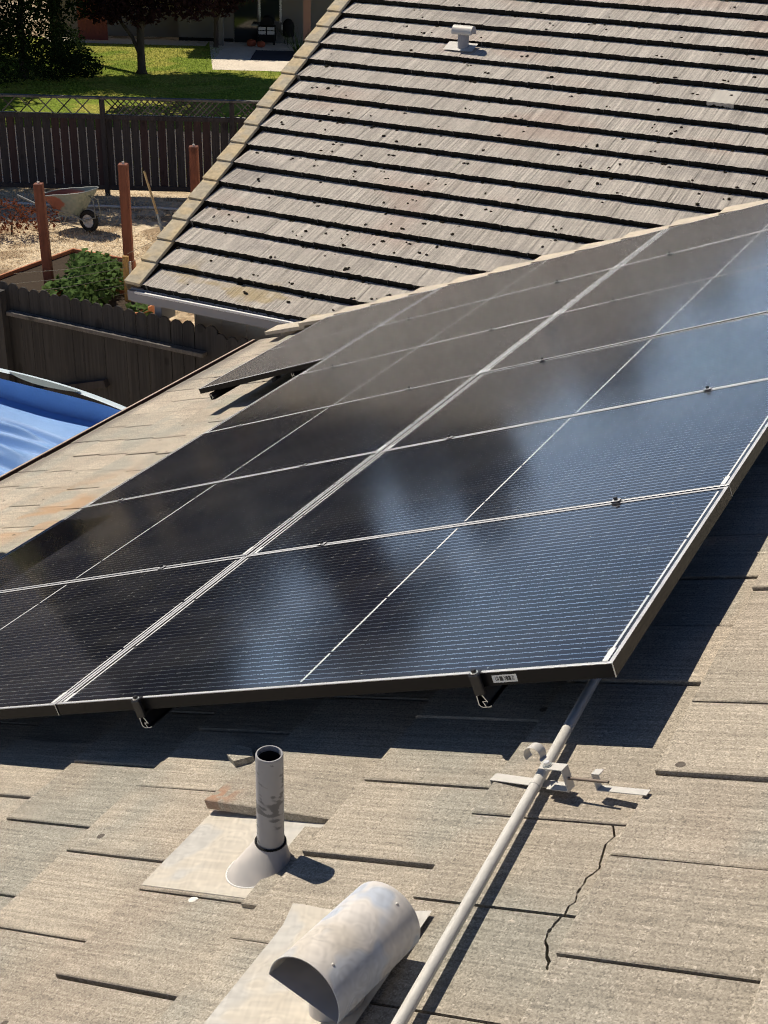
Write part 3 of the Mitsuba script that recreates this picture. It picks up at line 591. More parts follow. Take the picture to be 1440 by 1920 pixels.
for k in range(1, WL):                                  # moss along the butts and strewn below them
    s0 = -0.0604 + WE * k
    for i in range(int(90 if k < 13 else 40)):
        x = mr.uniform(-6.2, 3.0); 
        if x < rake_x(s0) + 0.2: continue
        if fbm is not None and mikit.meshkit.noise(np.array([x * 0.8, k * 1.7, 3.0])) < 0.33: continue
        ms.append(clump(x, s0 - abs(mr.normal(0.012, 0.016)), -0.016, mr.uniform(0.008, 0.017)))
for k in range(1, WL): ms.append(bead(-0.0604 + WE * k, rake_x(WE * k) + 0.2, 4.0))  # mossy beads, also added to thicken the dark shadow line under each course
for i in range(560):
    s = mr.uniform(0.1, 6.9); x = mr.uniform(rake_x(s) + 0.3, 2.5)
    if mr.uniform() > 1.15 - 0.12 * s: continue
    kk = (s + 0.0604) / WE % 1.0; c = mr.integers(1, 3)
    for q in range(c): ms.append(clump(x + mr.normal(0, 0.025), s + mr.normal(0, 0.012), 0.031 - 0.062 * kk + 0.005, mr.uniform(0.007, 0.017)))
part(w, 'moss', J(*ms), 'm_moss', smooth=False, stuff=True, label='dark moss clumps along the tile edges')
part(w, 'fascia', J(bx(-5.84, 5.0, 8.02, 8.07, GZ - 1.985, GZ - 1.838), bx(-5.84, 5.0, 7.965, 8.02, GZ - 1.955, GZ - 1.855)), 'm_fascia')
part(w, 'gutter_lip', bx(-5.73, 5.0, 7.935, 7.964, GZ - 1.864, GZ - 1.842), 'm_gutter_lip')
wm = [bx(-5.43, 5.0, 8.55, 8.62, 0, GZ - 1.86), bx(-5.43, -5.36, 8.621, 21.2, 0, GZ - 1.86)]
part(w, 'front_wall', wm[0], 'm_wall'); part(w, 'side_wall', wm[1], 'm_wall')
part(w, 'gable_wall', (np.array([[-5.40, 8.62, GZ - 1.86], [-5.40, 21.1, GZ - 1.86], [-5.40, 14.83, GZ + 0.72]]), np.array([[0, 1, 2]])), 'm_wall')
for i in range(14): part(w, 'wall_batten', bx(-5.43 + i * 0.305 - 0.012, -5.43 + i * 0.305 + 0.012, 8.541, 8.5495, 0, GZ - 1.9), 'm_wall')
part(w, 'soffit', (np.array([[-5.8, 8.07, GZ - 1.90], [5, 8.07, GZ - 1.90], [5, 8.55, GZ - 1.74], [-5.8, 8.55, GZ - 1.74]]), np.array([[0, 1, 2, 3]])), 'm_fascia')
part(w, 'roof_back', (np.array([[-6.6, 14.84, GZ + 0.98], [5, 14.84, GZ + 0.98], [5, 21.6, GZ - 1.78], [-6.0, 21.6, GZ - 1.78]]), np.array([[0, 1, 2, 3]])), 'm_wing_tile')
part(w, 'rafter_tail', bx(-5.77, -5.68, 8.30, 8.545, GZ - 2.26, GZ - 1.92, 0.005), 'm_fascia')
part(w, 'brace', rot(bx(-5.70, -5.10, 8.46, 8.53, GZ - 2.05, GZ - 1.97), [0, 1, 0], 6, (-5.4, 8.5, GZ - 2.0)), 'm_dark_wood')
wv = thing('roof_vent_001', 'small grey roof vent with a capped stem near the top of the rear roof', 'roof vent')
vb = WF(np.array([-4.335, 4.93, 0.0]))
part(wv, 'stem', mv(lathe([(0.066, -0.06), (0.066, 0.185)], 24), vb), 'm_fascia', smooth=40)
hx = grid(25, 5, lambda a, b: vb + np.stack([-0.125 + 0.25 * b, 0.078 * np.cos(np.pi * 1.16 * a - 0.25), 0.185 + 0.078 * np.sin(np.pi * 1.16 * a - 0.25)], -1)); part(wv, 'cap', hx, 'm_strap', smooth=50)
for e in (-0.1245, 0.1245):
    t_ = np.linspace(-0.25, 3.4, 25); cv_ = np.vstack([[vb + [e, 0, 0.185]], vb + np.stack([np.full(25, e), 0.078 * np.cos(t_), 0.185 + 0.078 * np.sin(t_)], -1)])
    part(wv, 'cap_end', (cv_, np.array([[0, k, k + 1] for k in range(1, 25)])), 'm_fascia')
part(wv, 'flashing', grid(4, 4, lambda a, b: WF(np.stack([-4.55 + 0.37 * a, 4.835 + 0.20 * b, 0.030 - 0.008 * b], -1))), 'm_strap')

# ----------------------------------------------------------------------------- ground
def ground_fn(a, b):
    x, y = -75 + 150 * a, -30 + 160 * b; return np.stack([x, y, 0 * x], -1)
ground_piece('ground', grid(2, 2, ground_fn), 'm_dirt', 'dry bare soil with straw in the yard behind the fence')
lw = FF(np.array([[-14, 0.6, 0.004], [14, 0.6, 0.004], [14, 22.2, 0.004], [-14, 22.2, 0.004]])); ground_piece('lawn', (lw, np.array([[0, 1, 2, 3]])), 'm_lawn', 'mown green lawn beyond the far fence')
pt_ = FF(np.array([[0.28, 16.12, 0.008], [7.0, 16.12, 0.008], [7.0, 22.3, 0.008], [-0.55, 22.3, 0.008]])); ground_piece('patio', J((pt_, np.array([[0, 1, 2, 3]])), (FF(np.array([[-6.2, 21.1, 0.0085], [-0.55, 21.1, 0.0085], [-0.55, 22.3, 0.0085], [-6.2, 22.3, 0.0085]])), np.array([[0, 1, 2, 3]]))), 'm_concrete', 'pale concrete patio and walk beside the far house')
gr = np.random.default_rng(9)
def blades(pts, h, rng_, lean=0.5, wd=0.004):
    n = len(pts); a = rng_.uniform(0, 2 * np.pi, n); d = np.stack([np.cos(a), np.sin(a), 0 * a], -1); hh = h * rng_.uniform(0.5, 1.4, (n, 1)); t = pts + d * hh * lean * rng_.uniform(0.2, 1.6, (n, 1)); t[:, 2] += hh[:, 0]
    s = np.stack([-np.sin(a), np.cos(a), 0 * a], -1) * wd; v = np.stack([pts - s, pts + s, t], 1).reshape(-1, 3); return v, np.arange(3 * n).reshape(-1, 3)
gp_ = np.stack([gr.uniform(-16.5, -8.5, 26000), gr.uniform(12, 19.5, 26000), np.zeros(26000)], -1); keep = mikit.meshkit.fbm(gp_ * 0.9) > 0.46; ground_piece('dry_grass', blades(gp_[keep], 0.05, gr, 1.8, 0.006), 'm_straw', 'dry straw strewn over the yard', 'stuff')
lp = np.stack([gr.uniform(-8, 4, 30000), gr.uniform(10.5, 22, 30000), np.zeros(30000)], -1); lp = lp[~((lp[:, 0] > 0.1) & (lp[:, 1] > 16.0)) & ~((lp[:, 1] > 21))]; ground_piece('grass', blades(FF(lp), 0.055, gr, 0.6, 0.008), 'm_grass', 'short grass blades on the far lawn', 'stuff')

# ----------------------------------------------------------------------------- near fence
nf = thing('wooden_fence', 'near dark grey dog-eared plank fence in shade beside the blue canopy', 'fence')
fr_ = np.random.default_rng(31); x = -9.6; wide = {-5.87: 0.012, -5.49: 0.007, -5.36: 0.008}
while x < -4.0:
    wd = 0.138 + fr_.normal(0, 0.002); gp2 = 0.0025 + max([g for c, g in wide.items() if abs(c - (x + wd)) < 0.07] + [0]); hgt = 2.15 + fr_.normal(0, 0.006); y = 8.2 + fr_.normal(0, 0.002)
    if x > -5.05: y -= 0.045; hgt -= 0.05
    if x < -7.62: hgt += 0.02
    c = 0.032; poly = Polygon([(x, 0.02), (x + wd, 0.02), (x + wd, hgt - c * 1.3), (x + wd - c, hgt - 0.3 * c), (x + wd - c * 1.5, hgt), (x + c * 1.5, hgt), (x + c, hgt - 0.3 * c), (x, hgt - c * 1.3)])
    m = extr(poly, 0.017); v = np.stack([m[0][:, 0], y + m[0][:, 2], m[0][:, 1]], -1); part(nf, 'board', rot((v, m[1][:, ::-1]), [0, 1, 0], fr_.normal(0, 0.15), (x, y, 1)), 'm_grey_wood'); x += wd + gp2
part(nf, 'rail', bx(-7.62, -5.06, 8.11, 8.198, GZ - 2.475, GZ - 2.432, 0.003), 'm_rail_wood'); part(nf, 'rail', bx(-9.6, -4.0, 8.11, 8.198, 0.30, 0.345, 0.003), 'm_rail_wood')
part(nf, 'post', bx(-7.72, -7.63, 8.06, 8.15, 0, 2.1), 'm_grey_wood'); part(nf, 'post', bx(-5.05, -4.96, 8.218, 8.30, 0, 2.05), 'm_grey_wood')
part(nf, 'diagonal_brace', rot(bx(-7.9, -6.35, 8.13, 8.196, 1.22, 1.30), [0, 1, 0], -17, (-6.4, 8.15, 1.26)), 'm_dark_wood')

# ----------------------------------------------------------------------------- far fence with lattice top
ff = thing('wooden_fence_001', 'far brown plank fence with a lattice top at the back of the yard', 'fence')
fa = np.random.default_rng(37); posts = [-2.35, 0.03, 2.56, 5.0, -4.75]
a_ = -5.2
while a_ < 5.2:
    wd = 0.152 + fa.normal(0, 0.002); hgt = 1.46
    part(ff, 'board', mp(FF, bx(a_, a_ + wd, -0.010, 0.010, 0.13, 1.50)), 'm_red_wood' if fa.uniform() < 0.3 else 'm_dark_wood')
    if all(abs(a_ + wd - p) > 0.06 for p in posts): part(ff, 'light_strip', mp(FF, bx(a_ + wd + 0.003, a_ + wd + 0.020, -0.012, 0.004, 0.20, 1.30 + fa.uniform(-0.02, 0.05))), 'm_pale_strip')  # pale strips between boards, standing in for light through the gaps
    a_ += wd + 0.023
for p in posts: part(ff, 'post', mp(FF, bx(p - 0.045, p + 0.045, -0.062, 0.03, 0, 1.88)), 'm_dark_wood')
ps = sorted(posts)
for p, q in zip(ps[:-1], ps[1:]):
    part(ff, 'rail', mp(FF, bx(p + 0.047, q - 0.047, -0.05, -0.011, 1.50, 1.585)), 'm_dark_wood'); part(ff, 'lower_rail', mp(FF, bx(p + 0.047, q - 0.047, -0.05, -0.011, 0.12, 0.21)), 'm_dark_wood')
    n = 0; s = p + 0.05
    while s < q - 0.36:
        st_ep = 0.36 if (p < -1) else 0.115
        for d_, off in ((1, 0.0), (-1, 0.010)):
            v = np.array([[s + (0 if d_ > 0 else 0.29), 0], [s + (0.29 if d_ > 0 else 0), 0.29]]); dd = np.array([0.022, 0.0])
            q4 = np.array([[v[0][0] - 0.016, off, 1.587], [v[0][0] + 0.016, off, 1.587], [v[1][0] + 0.016, off, 1.877], [v[1][0] - 0.016, off, 1.877]]); q5 = q4 + [0, -0.007, 0]
            part(ff, 'lattice_slat', (FF(np.vstack([q4, q5])), np.array([[0, 1, 2, 3], [7, 6, 5, 4], [0, 4, 5, 1], [1, 5, 6, 2], [2, 6, 7, 3], [3, 7, 4, 0]])), 'm_rail_wood' if fa.uniform() < 0.4 else 'm_dark_wood')
        s += st_ep
part(ff, 'cap_rail', mp(FF, bx(-5.2, 5.2, -0.07, 0.07, 1.88, 1.92, 0.004)), 'm_rail_wood')
part(ff, 'ledge', mp(FF, bx(-5.2, 5.2, -0.01, 0.045, 1.586, 1.5885)), 'm_pale_strip')

# ----------------------------------------------------------------------------- garden posts, raised beds, plants, tools
def post(x, y, h, wd, label, lean=0.0, mat='m_stain_post', name='wooden_post'):
    t = thing(name, label, 'post'); m = bx(-wd / 2, wd / 2, -wd / 2, wd / 2, 0, h, 0.008); m = rot(rot(m, [0, 0, 1], 28), [0.8, 0.6, 0], 0); m = rot(m, [0.4, 0.9, 0], lean); part(t, 'shaft', mv(m, [x, y, 0]), mat)
    part(t, 'bracket', mv(rot(rot(bx(-0.016, 0.016, -0.016, 0.016, h, h + 0.03), [0, 0, 1], 28), [0.4, 0.9, 0], lean), [x, y, 0]), 'm_cut_metal')
post(-11.20, 12.95, 1.84, 0.135, 'short reddish square post, leftmost of the three garden posts', -2.6)
post(-10.03, 13.43, 2.20, 0.140, 'tall reddish square post between the wheelbarrow and the shovel')
post(-9.88, 15.03, 2.20, 0.140, 'reddish square post farthest back, half behind the roof edge')
t = thing('wooden_stake', 'yellowish wooden stake with a metal cap beside the tall red post', 'stake'); part(t, 'shaft', mv(rot(bx(-0.045, 0.045, -0.02, 0.02, 0, 0.98, 0.004), [0, 0, 1], 20), [-9.72, 12.95, 0]), 'm_stake'); part(t, 'plate', mv(rot(bx(0.05, 0.075, -0.021, 0.021, 0.55, 0.90), [0, 0, 1], 20), [-9.72, 12.95, 0]), 'm_rim')
def bed(x0, x1, y0, y1, h, label):
    t = thing('raised_bed', label, 'raised bed')
    for k in range(2):
        z0, z1 = h * k / 2 + 0.004, h * (k + 1) / 2
        for m in (bx(x0, x1, y0, y0 + 0.04, z0, z1, 0.004), bx(x0, x1, y1 - 0.04, y1, z0, z1, 0.004), bx(x0, x0 + 0.04, y0 + 0.041, y1 - 0.041, z0, z1, 0.004), bx(x1 - 0.04, x1, y0 + 0.041, y1 - 0.041, z0, z1, 0.004)): part(t, 'plank', m, 'm_bed_wood')
    part(t, 'soil', bx(x0 + 0.04, x1 - 0.04, y0 + 0.04, y1 - 0.04, 0.02, h - 0.06), 'm_soil')
bed(-12.08, -10.80, 12.2, 14.6, 0.35, 'reddish plank raised bed around the leftmost post')
bed(-10.62, -9.18, 11.2, 13.2, 0.35, 'reddish plank raised bed under the vegetables beside the yellow stake')
sq = np.random.default_rng(41)
sqb = [(-11.1, 13.85, 0.34, 0.4, 0.35, 0.30), (-10.75, 13.55, 0.38, 0.42, 0.4, 0.32), (-10.55, 13.1, 0.40, 0.38, 0.4, 0.32), (-10.3, 13.3, 0.40, 0.4, 0.45, 0.32), (-10.62, 12.6, 0.38, 0.35, 0.3, 0.22), (-10.2, 12.6, 0.42, 0.38, 0.4, 0.30), (-10.0, 12.15, 0.36, 0.36, 0.35, 0.24), (-10.1, 11.7, 0.34, 0.4, 0.35, 0.2), (-9.25, 12.6, 0.30, 0.18, 0.2, 0.14)]
lf = leaves(blob_points(sqb, 2000, sq, 0.45), 0.12, sq, 0.5, 0.9)
solo('vegetable_leaves', lf, 'm_leaf_squash', 'lush broad green vegetable leaves growing in the raised beds', 'plants', kind='stuff')
tw = thing('wire_trellis', 'thin wires strung over the vegetables towards the yellow stake', 'trellis')
for i in range(5): part(tw, 'wire', tube(np.array([[-10.75, 11.3 + 0.1 * i, 0.35 + 0.13 * i], [-10.2, 12.2, 0.40 + 0.13 * i - 0.03], [-9.72, 12.93, 0.42 + 0.13 * i]]), 0.004, 5), 'm_wire', smooth=True)
for i in range(6): part(tw, 'wire', tube(np.array([[-9.72, 13.0, 0.25 + 0.15 * i], [-9.9, 15.0, 0.27 + 0.15 * i]]), 0.003, 5), 'm_wire', smooth=True)
# wheelbarrow: x forward, z up, then turned
wb = thing('wheelbarrow', 'old wheelbarrow with a grey and red tray standing on the dry yard', 'wheelbarrow')
hd = E1 * 0.90 - E2 * 0.42; hd /= np.linalg.norm(hd); sdv = np.array([-hd[1], hd[0], 0]); WBO = np.array([-13.42, 16.55, 0.0])
def WB(p): p = np.asarray(p, float); return p[..., :1] * hd + p[..., 1:2] * sdv + p[..., 2:3] * np.array([0, 0, 1.0]) + WBO
def tray_pt(a, b, off=0.0):
    ang = 2 * np.pi * a; t = b
    topx = -0.26 + 0.52 * np.sign(np.cos(ang)) * np.abs(np.cos(ang)) ** 0.55; topy = 0.33 * np.sign(np.sin(ang)) * np.abs(np.sin(ang)) ** 0.6
    botx = -0.27 + 0.22 * np.sign(np.cos(ang)) * np.abs(np.cos(ang)) ** 0.6; boty = 0.17 * np.sign(np.sin(ang)) * np.abs(np.sin(ang)) ** 0.7
    zt = 0.69 + 0.09 * np.clip((topx + 0.26) / 0.52, -1, 1) ; zb = 0.28
    s = np.clip(t, 0, 1); x = botx + (topx - botx) * s; y = boty + (topy - boty) * s; z = zb + (zt - zb) * s
    return np.stack([x, y, z + off], -1)
tray = grid(45, 7, tray_pt); tb = np.vstack([tray_pt(np.linspace(0, 1, 45), np.zeros(45)), [[-0.27, 0, 0.278]]]); bot = (tb, np.array([[45, i, i + 1] for i in range(44)]))
part(wb, 'tray', J(mp(WB, tray), mp(WB, bot)), 'm_tray', smooth=45)
part(wb, 'rim', tube(WB(tray_pt(np.linspace(0, 1, 60), np.ones(60))), 0.011, 8, False), 'm_tool_grey', smooth=True)
wh = rot(tr(trimesh.creation.torus(0.155, 0.047, 36, 14)), [1, 0, 0], 90); k = part(wb, 'wheel', mp(WB, mv(wh, [0.12, 0, 0.202])), 'm_rubber', smooth=True)
part(wb, 'wheel__rim', mp(WB, mv(rot(lathe([(0, 0.03), (0.045, 0.03), (0.06, 0.02), (0.118, 0.032), (0.118, -0.032), (0.06, -0.02), (0.045, -0.03), (0, -0.03)], 30), [1, 0, 0], 90), [0.12, 0, 0.202])), 'm_rim', smooth=30)
for s in (-1, 1):
    part(wb, 'handle', tube(WB(np.array([[0.12, s * 0.09, 0.20], [-0.15, s * 0.17, 0.335], [-0.75, s * 0.26, 0.42], [-1.22, s * 0.29, 0.56]])), [0.015, 0.017, 0.017, 0.017], 10), 'm_tool_grey', smooth=True)
    part(wb, 'leg', tube(WB(np.array([[-0.45, s * 0.22, 0.37], [-0.62, s * 0.24, 0.03], [-0.70, s * 0.24, 0.015], [-0.82, s * 0.25, 0.43]])), 0.012, 8), 'm_tool_grey', smooth=True)
part(wb, 'brace', tube(WB(np.array([[-0.65, -0.24, 0.13], [-0.65, 0.24, 0.13]])), 0.011, 8), 'm_tool_grey', smooth=True)
part(wb, 'nose_guard', tube(WB(np.array([[0.12, -0.10, 0.24], [0.33, -0.08, 0.30], [0.30, -0.07, 0.60], [0.18, 0, 0.66], [0.30, 0.07, 0.60], [0.33, 0.08, 0.30], [0.12, 0.10, 0.24]])), 0.013, 8), 'm_tool_grey', smooth=True)
sh = thing('shovel', 'shovel with a yellow wooden handle stuck in the soil near the far fence', 'shovel'); sp = np.array([-12.13, 17.2, 0.0]); st2 = np.array([-12.75, 17.55, 0.98])
part(sh, 'handle', tube(np.array([sp + (st2 - sp) * 0.28, sp + (st2 - sp) * 0.6, st2]), 0.022, 10), 'm_handle', smooth=True); part(sh, 'blade', tube(np.array([sp - (st2 - sp) * 0.05, sp, sp + (st2 - sp) * 0.15, sp + (st2 - sp) * 0.3]), [0.02, 0.045, 0.03, 0.024], 10), 'm_tool_grey', smooth=True)
# edging and loose clods behind the wheelbarrow
hs = tube(np.array([FF([a, -0.9 + 0.03 * math.sin(7 * a) - 0.55 * (a + 3.5) * 0.06, 0.03]) for a in np.linspace(-3.2, 2.4, 40)]), 0.028, 8); solo('garden_hose', hs, 'm_rim', 'pale hose lying along the edge of the shade by the far fence', 'hose', smooth=True)
def crown(name, label, cat, blobs, n, size, mat, rng_, trunk=None, group=None, up=0.2, aspect=0.6, F=None):
    t = thing(name, label, cat, group); pts = blob_points(blobs, n, rng_); m = leaves(F(pts) if F else pts, size, rng_, up, aspect); part(t, 'crown', m, mat)
    if trunk is not None:
        ms_ = [tube(F(np.array(q[0])) if F else np.array(q[0]), q[1], 10) for q in trunk]; part(t, 'trunk', J(*ms_), 'm_bark', smooth=True)
    return t
vg = np.random.default_rng(55)
crown('red_shrub', 'low russet red shrub at the left edge beside the dry yard', 'shrub', [(-14.3, 15.6, 0.35, 0.5, 0.4, 0.32), (-13.9, 15.9, 0.3, 0.45, 0.4, 0.25), (-14.7, 15.2, 0.4, 0.5, 0.4, 0.35)], 900, 0.07, 'm_leaf_red', vg, [(([-14.3, 15.6, 0], [-14.25, 15.6, 0.3], [-14.1, 15.7, 0.5]), [0.02, 0.015, 0.006])])

# ----------------------------------------------------------------------------- blue canopy between the eave and the near fence
cn_ = thing('fabric_canopy', 'blue fabric canopy with a white far edge between the eave and the near fence', 'canopy')
wq = np.random.default_rng(63); WRK = [(wq.uniform(0.6, 2.6), wq.uniform(-0.06, 0.10), wq.uniform(-6.6, -4.9), wq.uniform(0, 6), wq.choice([-1, 1]) * wq.uniform(0.03, 0.06), wq.uniform(0.03, 0.055), wq.uniform(0.3, 0.9)) for _ in range(60)]
def bw(x): return 0.235 - 0.15 * smooth(-5.7, -4.5, x)
def dropz(x): return 0.225 * (0.55 + 0.45 * np.cos((x + 5.4) * 1.15))
def cano(x, y, drop=1.0):
    """sagging cloth: y measured back from the far edge"""
    far = 2.03 - 0.10 * (x + 5.5); d = y
    z = far - drop * dropz(x) + 0.05 * np.sin(d * 1.4) - 0.10 * np.clip(d - 0.4, 0, 9)
    wr_ = 0 * x
    for k in range(60):
        q = WRK[k]; dd = d - q[0] - q[1] * (x - q[2]) - 0.022 * np.sin(2.4 * x + q[3]); wr_ = wr_ + q[4] * np.exp(-(dd / q[5]) ** 2) * np.exp(-((x - q[2]) / q[6]) ** 4)
    wr_ = wr_ * smooth(0.34, 0.52, d)
    wr2 = 0.020 * (mikit.meshkit.fbm(np.stack([x * 1.7 + d, d * 15 + 2.5 * x, 0 * x], -1), 3) - 0.5) * smooth(0.5, 0.8, d)
    return z + wr_ + wr2
def far_y(x): return 6.30 + 0.06 * (x + 6.0) + 0.10 * np.sin((x + 6.3) * 1.7)
cl = grid(110, 220, lambda a, b: (lambda x, d: np.stack([x, far_y(x) - d, cano(x, d)], -1))(-7.6 + 3.2 * a, 0.07 + 3.2 * b)); part(cn_, 'cloth', cl, 'm_tarp', smooth=True)
wb_ = grid(60, 8, lambda a, b: (lambda x, d: np.stack([x, far_y(x) - d, cano(x, d, 0.0) + 0.004 + 0.008 * np.sin(np.pi * b)], -1))(-7.6 + 3.2 * a, bw(x) * b)); part(cn_, 'white_border', wb_, 'm_tarp_white', smooth=True)
sp3 = grid(60, 5, lambda a, b: (lambda x, d: np.stack([x, far_y(x) - d + 0.05 * b, cano(x, d, 0.0) + 0.004 - (dropz(x) + 0.02) * b], -1))(-7.6 + 3.2 * a, bw(-7.6 + 3.2 * a))); part(cn_, 'side_band', sp3, 'm_tarp', smooth=True)
nt = grid(20, 6, lambda a, b: (lambda x, d: np.stack([x, far_y(x) - d, cano(x, d, 0.0) + 0.018], -1))(-5.95 + 0.75 * a, 0.06 + 0.13 * b * np.sin(np.pi * np.clip(a, 0.02, 0.98)) ** 0.7)); part(cn_, 'mesh_window', nt, 'm_net', smooth=True)
for xx in (-7.5, -4.6): part(cn_, 'pole', tube(np.array([[xx, far_y(xx) - 0.05, 0], [xx, far_y(xx) - 0.05, cano(np.array([xx]), np.array([0.05]), 0.0)[0] - 0.02]]), 0.02, 10), 'm_white_paint', smooth=True)
sm = np.array([[-5.62 + 0.35 * t, 5.55 - 1.15 * t, 0] for t in np.linspace(0, 1, 14)]); sm[:, 2] = [cano(np.array([p[0]]), np.array([far_y(p[0]) - p[1]]))[0] + 0.008 for p in sm]; part(cn_, 'seam', tube(sm, 0.007, 6), 'm_tarp_white', smooth=True)

# ----------------------------------------------------------------------------- the far garden and house
h2 = thing('house_002', 'far stucco house with a covered patio, in shade beyond the lawn', 'house')
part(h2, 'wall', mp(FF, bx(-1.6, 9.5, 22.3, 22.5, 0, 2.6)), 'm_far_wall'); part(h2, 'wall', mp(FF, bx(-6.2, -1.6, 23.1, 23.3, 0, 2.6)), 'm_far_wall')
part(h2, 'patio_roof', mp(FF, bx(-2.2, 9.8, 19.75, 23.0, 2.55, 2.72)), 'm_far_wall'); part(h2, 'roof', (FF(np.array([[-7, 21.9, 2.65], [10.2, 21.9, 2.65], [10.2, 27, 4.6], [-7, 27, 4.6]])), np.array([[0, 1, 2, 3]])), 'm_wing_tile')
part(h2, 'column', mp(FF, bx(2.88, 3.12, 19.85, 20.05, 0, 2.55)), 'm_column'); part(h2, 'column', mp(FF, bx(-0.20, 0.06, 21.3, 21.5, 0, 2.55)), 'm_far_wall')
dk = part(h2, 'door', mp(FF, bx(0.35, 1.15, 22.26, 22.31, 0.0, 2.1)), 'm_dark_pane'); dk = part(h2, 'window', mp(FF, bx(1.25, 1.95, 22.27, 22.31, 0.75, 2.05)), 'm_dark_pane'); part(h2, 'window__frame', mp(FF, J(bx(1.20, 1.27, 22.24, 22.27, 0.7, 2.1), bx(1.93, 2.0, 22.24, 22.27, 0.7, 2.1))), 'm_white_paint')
part(h2, 'baseboard', mp(FF, bx(-1.6, 0.3, 22.285, 22.299, 0.01, 0.12)), 'm_dark')
gt = thing('wooden_gate', 'dark red plank gate behind the shaded bushes at top left', 'gate')
for i in range(7): part(gt, 'board', mp(FF, bx(-4.95 + 0.145 * i, -4.81 + 0.145 * i, 21.55, 21.58, 0.05, 1.7)), 'm_far_red')
bq = thing('barbecue_grill', 'black barbecue grill with pale drawer fronts on the far patio', 'grill')
part(bq, 'cabinet', mp(FF, bx(1.22, 1.80, 21.75, 22.2, 0.10, 0.62, 0.02)), 'm_dark'); part(bq, 'hood', mp(FF, mv(rot(extr(Polygon([(0.23 * math.cos(t), 0.26 * math.sin(t)) for t in np.linspace(0, np.pi, 14)]), 0.62), [1, 0, 0], 90), [1.51, 22.29, 0.66])), 'm_dark', smooth=40)
for i in range(2): part(bq, 'drawer', mp(FF, J(bx(1.23 + 0.30 * i, 1.48 + 0.30 * i, 21.735, 21.748, 0.50, 0.60), bx(1.23 + 0.30 * i, 1.48 + 0.30 * i, 21.735, 21.748, 0.36, 0.47))), 'm_rim')
part(bq, 'side_shelf', mp(FF, bx(0.98, 1.215, 21.8, 22.15, 0.62, 0.66)), 'm_tool_grey')
for i in (1.26, 1.76): part(bq, 'leg', mp(FF, bx(i - 0.03, i + 0.03, 21.8, 21.86, 0.008, 0.10)), 'm_dark')
sv = thing('smoker_grill', 'small dark kettle smoker standing right of the barbecue on the far patio', 'grill'); part(sv, 'drum', mp(FF, mv(lathe([(0.05, 0.25), (0.19, 0.30), (0.20, 0.62), (0.19, 0.70), (0.12, 0.82), (0.03, 0.86), (0, 0.86)], 20), [2.25, 22.0, 0])), 'm_dark', smooth=40); part(sv, 'handle', mp(FF, bx(2.02, 2.06, 21.76, 21.80, 0.52, 0.68)), 'm_rim')
for i in range(3): aa = 2.1 * i + 0.4; part(sv, 'leg', mp(FF, tube(np.array([[2.25 + 0.20 * math.cos(aa), 22 + 0.20 * math.sin(aa), 0.01], [2.25 + 0.13 * math.cos(aa), 22 + 0.13 * math.sin(aa), 0.32]]), 0.015, 6)), 'm_dark')
def gourd(a, b, r, lab, g):
    t = thing('clay_pot', lab, 'pot', g); c, s = ring(24); pr = [(0.25, 0.0), (0.8, 0.1), (1.0, 0.5), (0.85, 0.9), (0.35, 1.05), (0.0, 0.98)]
    part(t, 'body', mp(FF, mv(lathe([(r * p, r * 1.25 * q) for p, q in pr], 22), [a, b, 0.009])), 'm_terracotta', smooth=50); part(t, 'stem', mp(FF, tube(np.array([[a, b, r * 1.2], [a + 0.01, b, r * 1.2 + 0.05]]), 0.012, 6)), 'm_stake')
gourd(1.02, 21.35, 0.17, 'round reddish clay pot at the foot of the grill, left one', None); gourd(1.36, 21.2, 0.15, 'round reddish clay pot at the foot of the grill, right one', None)
solo('outdoor_rug', mp(FF, bx(1.25, 4.2, 18.3, 20.4, 0.012, 0.022)), 'm_rug', 'dark flat rug on the shaded part of the far patio', 'rug')
t = thing('plum_tree', 'purple-leaved tree with a dark trunk standing in the sunlit lawn', 'tree')
pb = [(-2.9, 15.3, 6.8, 1.3, 1.6, 1.2), (-2.9, 15.0, 8.2, 1.1, 1.3, 1.0), (-3.6, 15.6, 4.6, 1.6, 1.6, 1.3), (0.6, 15.4, 4.4, 1.6, 1.6, 1.3), (1.4, 14.4, 3.6, 1.2, 1.2, 1.0), (-1.6, 13.6, 4.8, 1.7, 1.3, 1.2), (-2.8, 16.4, 5.6, 1.4, 1.6, 1.2), (-1.7, 15, 3.3, 1.7, 1.6, 1.3), (-2.9, 14.7, 3.0, 1.2, 1.2, 1.1), (-0.4, 15.2, 3.1, 1.3, 1.3, 1.2), (-1.7, 14.2, 3.6, 1.3, 1.2, 1.2), (-1.2, 15.8, 4.5, 1.4, 1.4, 1.2), (-2.4, 15.4, 4.7, 1.3, 1.3, 1.1), (-0.1, 14.6, 2.3, 0.9, 0.9, 0.7), (-2.6, 14.6, 2.0, 0.8, 0.8, 0.6), (-1.5, 14.5, 1.9, 0.8, 0.7, 0.5)]
part(t, 'crown', leaves(FF(blob_points(pb, 30000, vg, 0.3)), 0.19, vg, 0.2, 0.6), 'm_leaf_plum')
def br(*p): return FF(np.array(p))
part(t, 'trunk', J(tube(br([-1.73, 15.04, 0], [-1.72, 15.03, 0.12], [-1.72, 15.03, 0.6], [-1.70, 15.0, 1.2], [-1.7, 15, 2.2], [-1.65, 15, 3.4]), [0.19, 0.13, 0.115, 0.11, 0.10, 0.04], 12), tube(br([-1.75, 15.02, 0.55], [-1.95, 15.0, 1.05], [-2.4, 14.9, 1.7], [-2.8, 14.8, 2.6]), [0.06, 0.055, 0.045, 0.02], 8), tube(br([-1.7, 15.0, 1.25], [-1.2, 15.1, 2.0], [-0.7, 15.2, 2.8]), [0.07, 0.05, 0.02], 8)), 'm_bark', smooth=True)
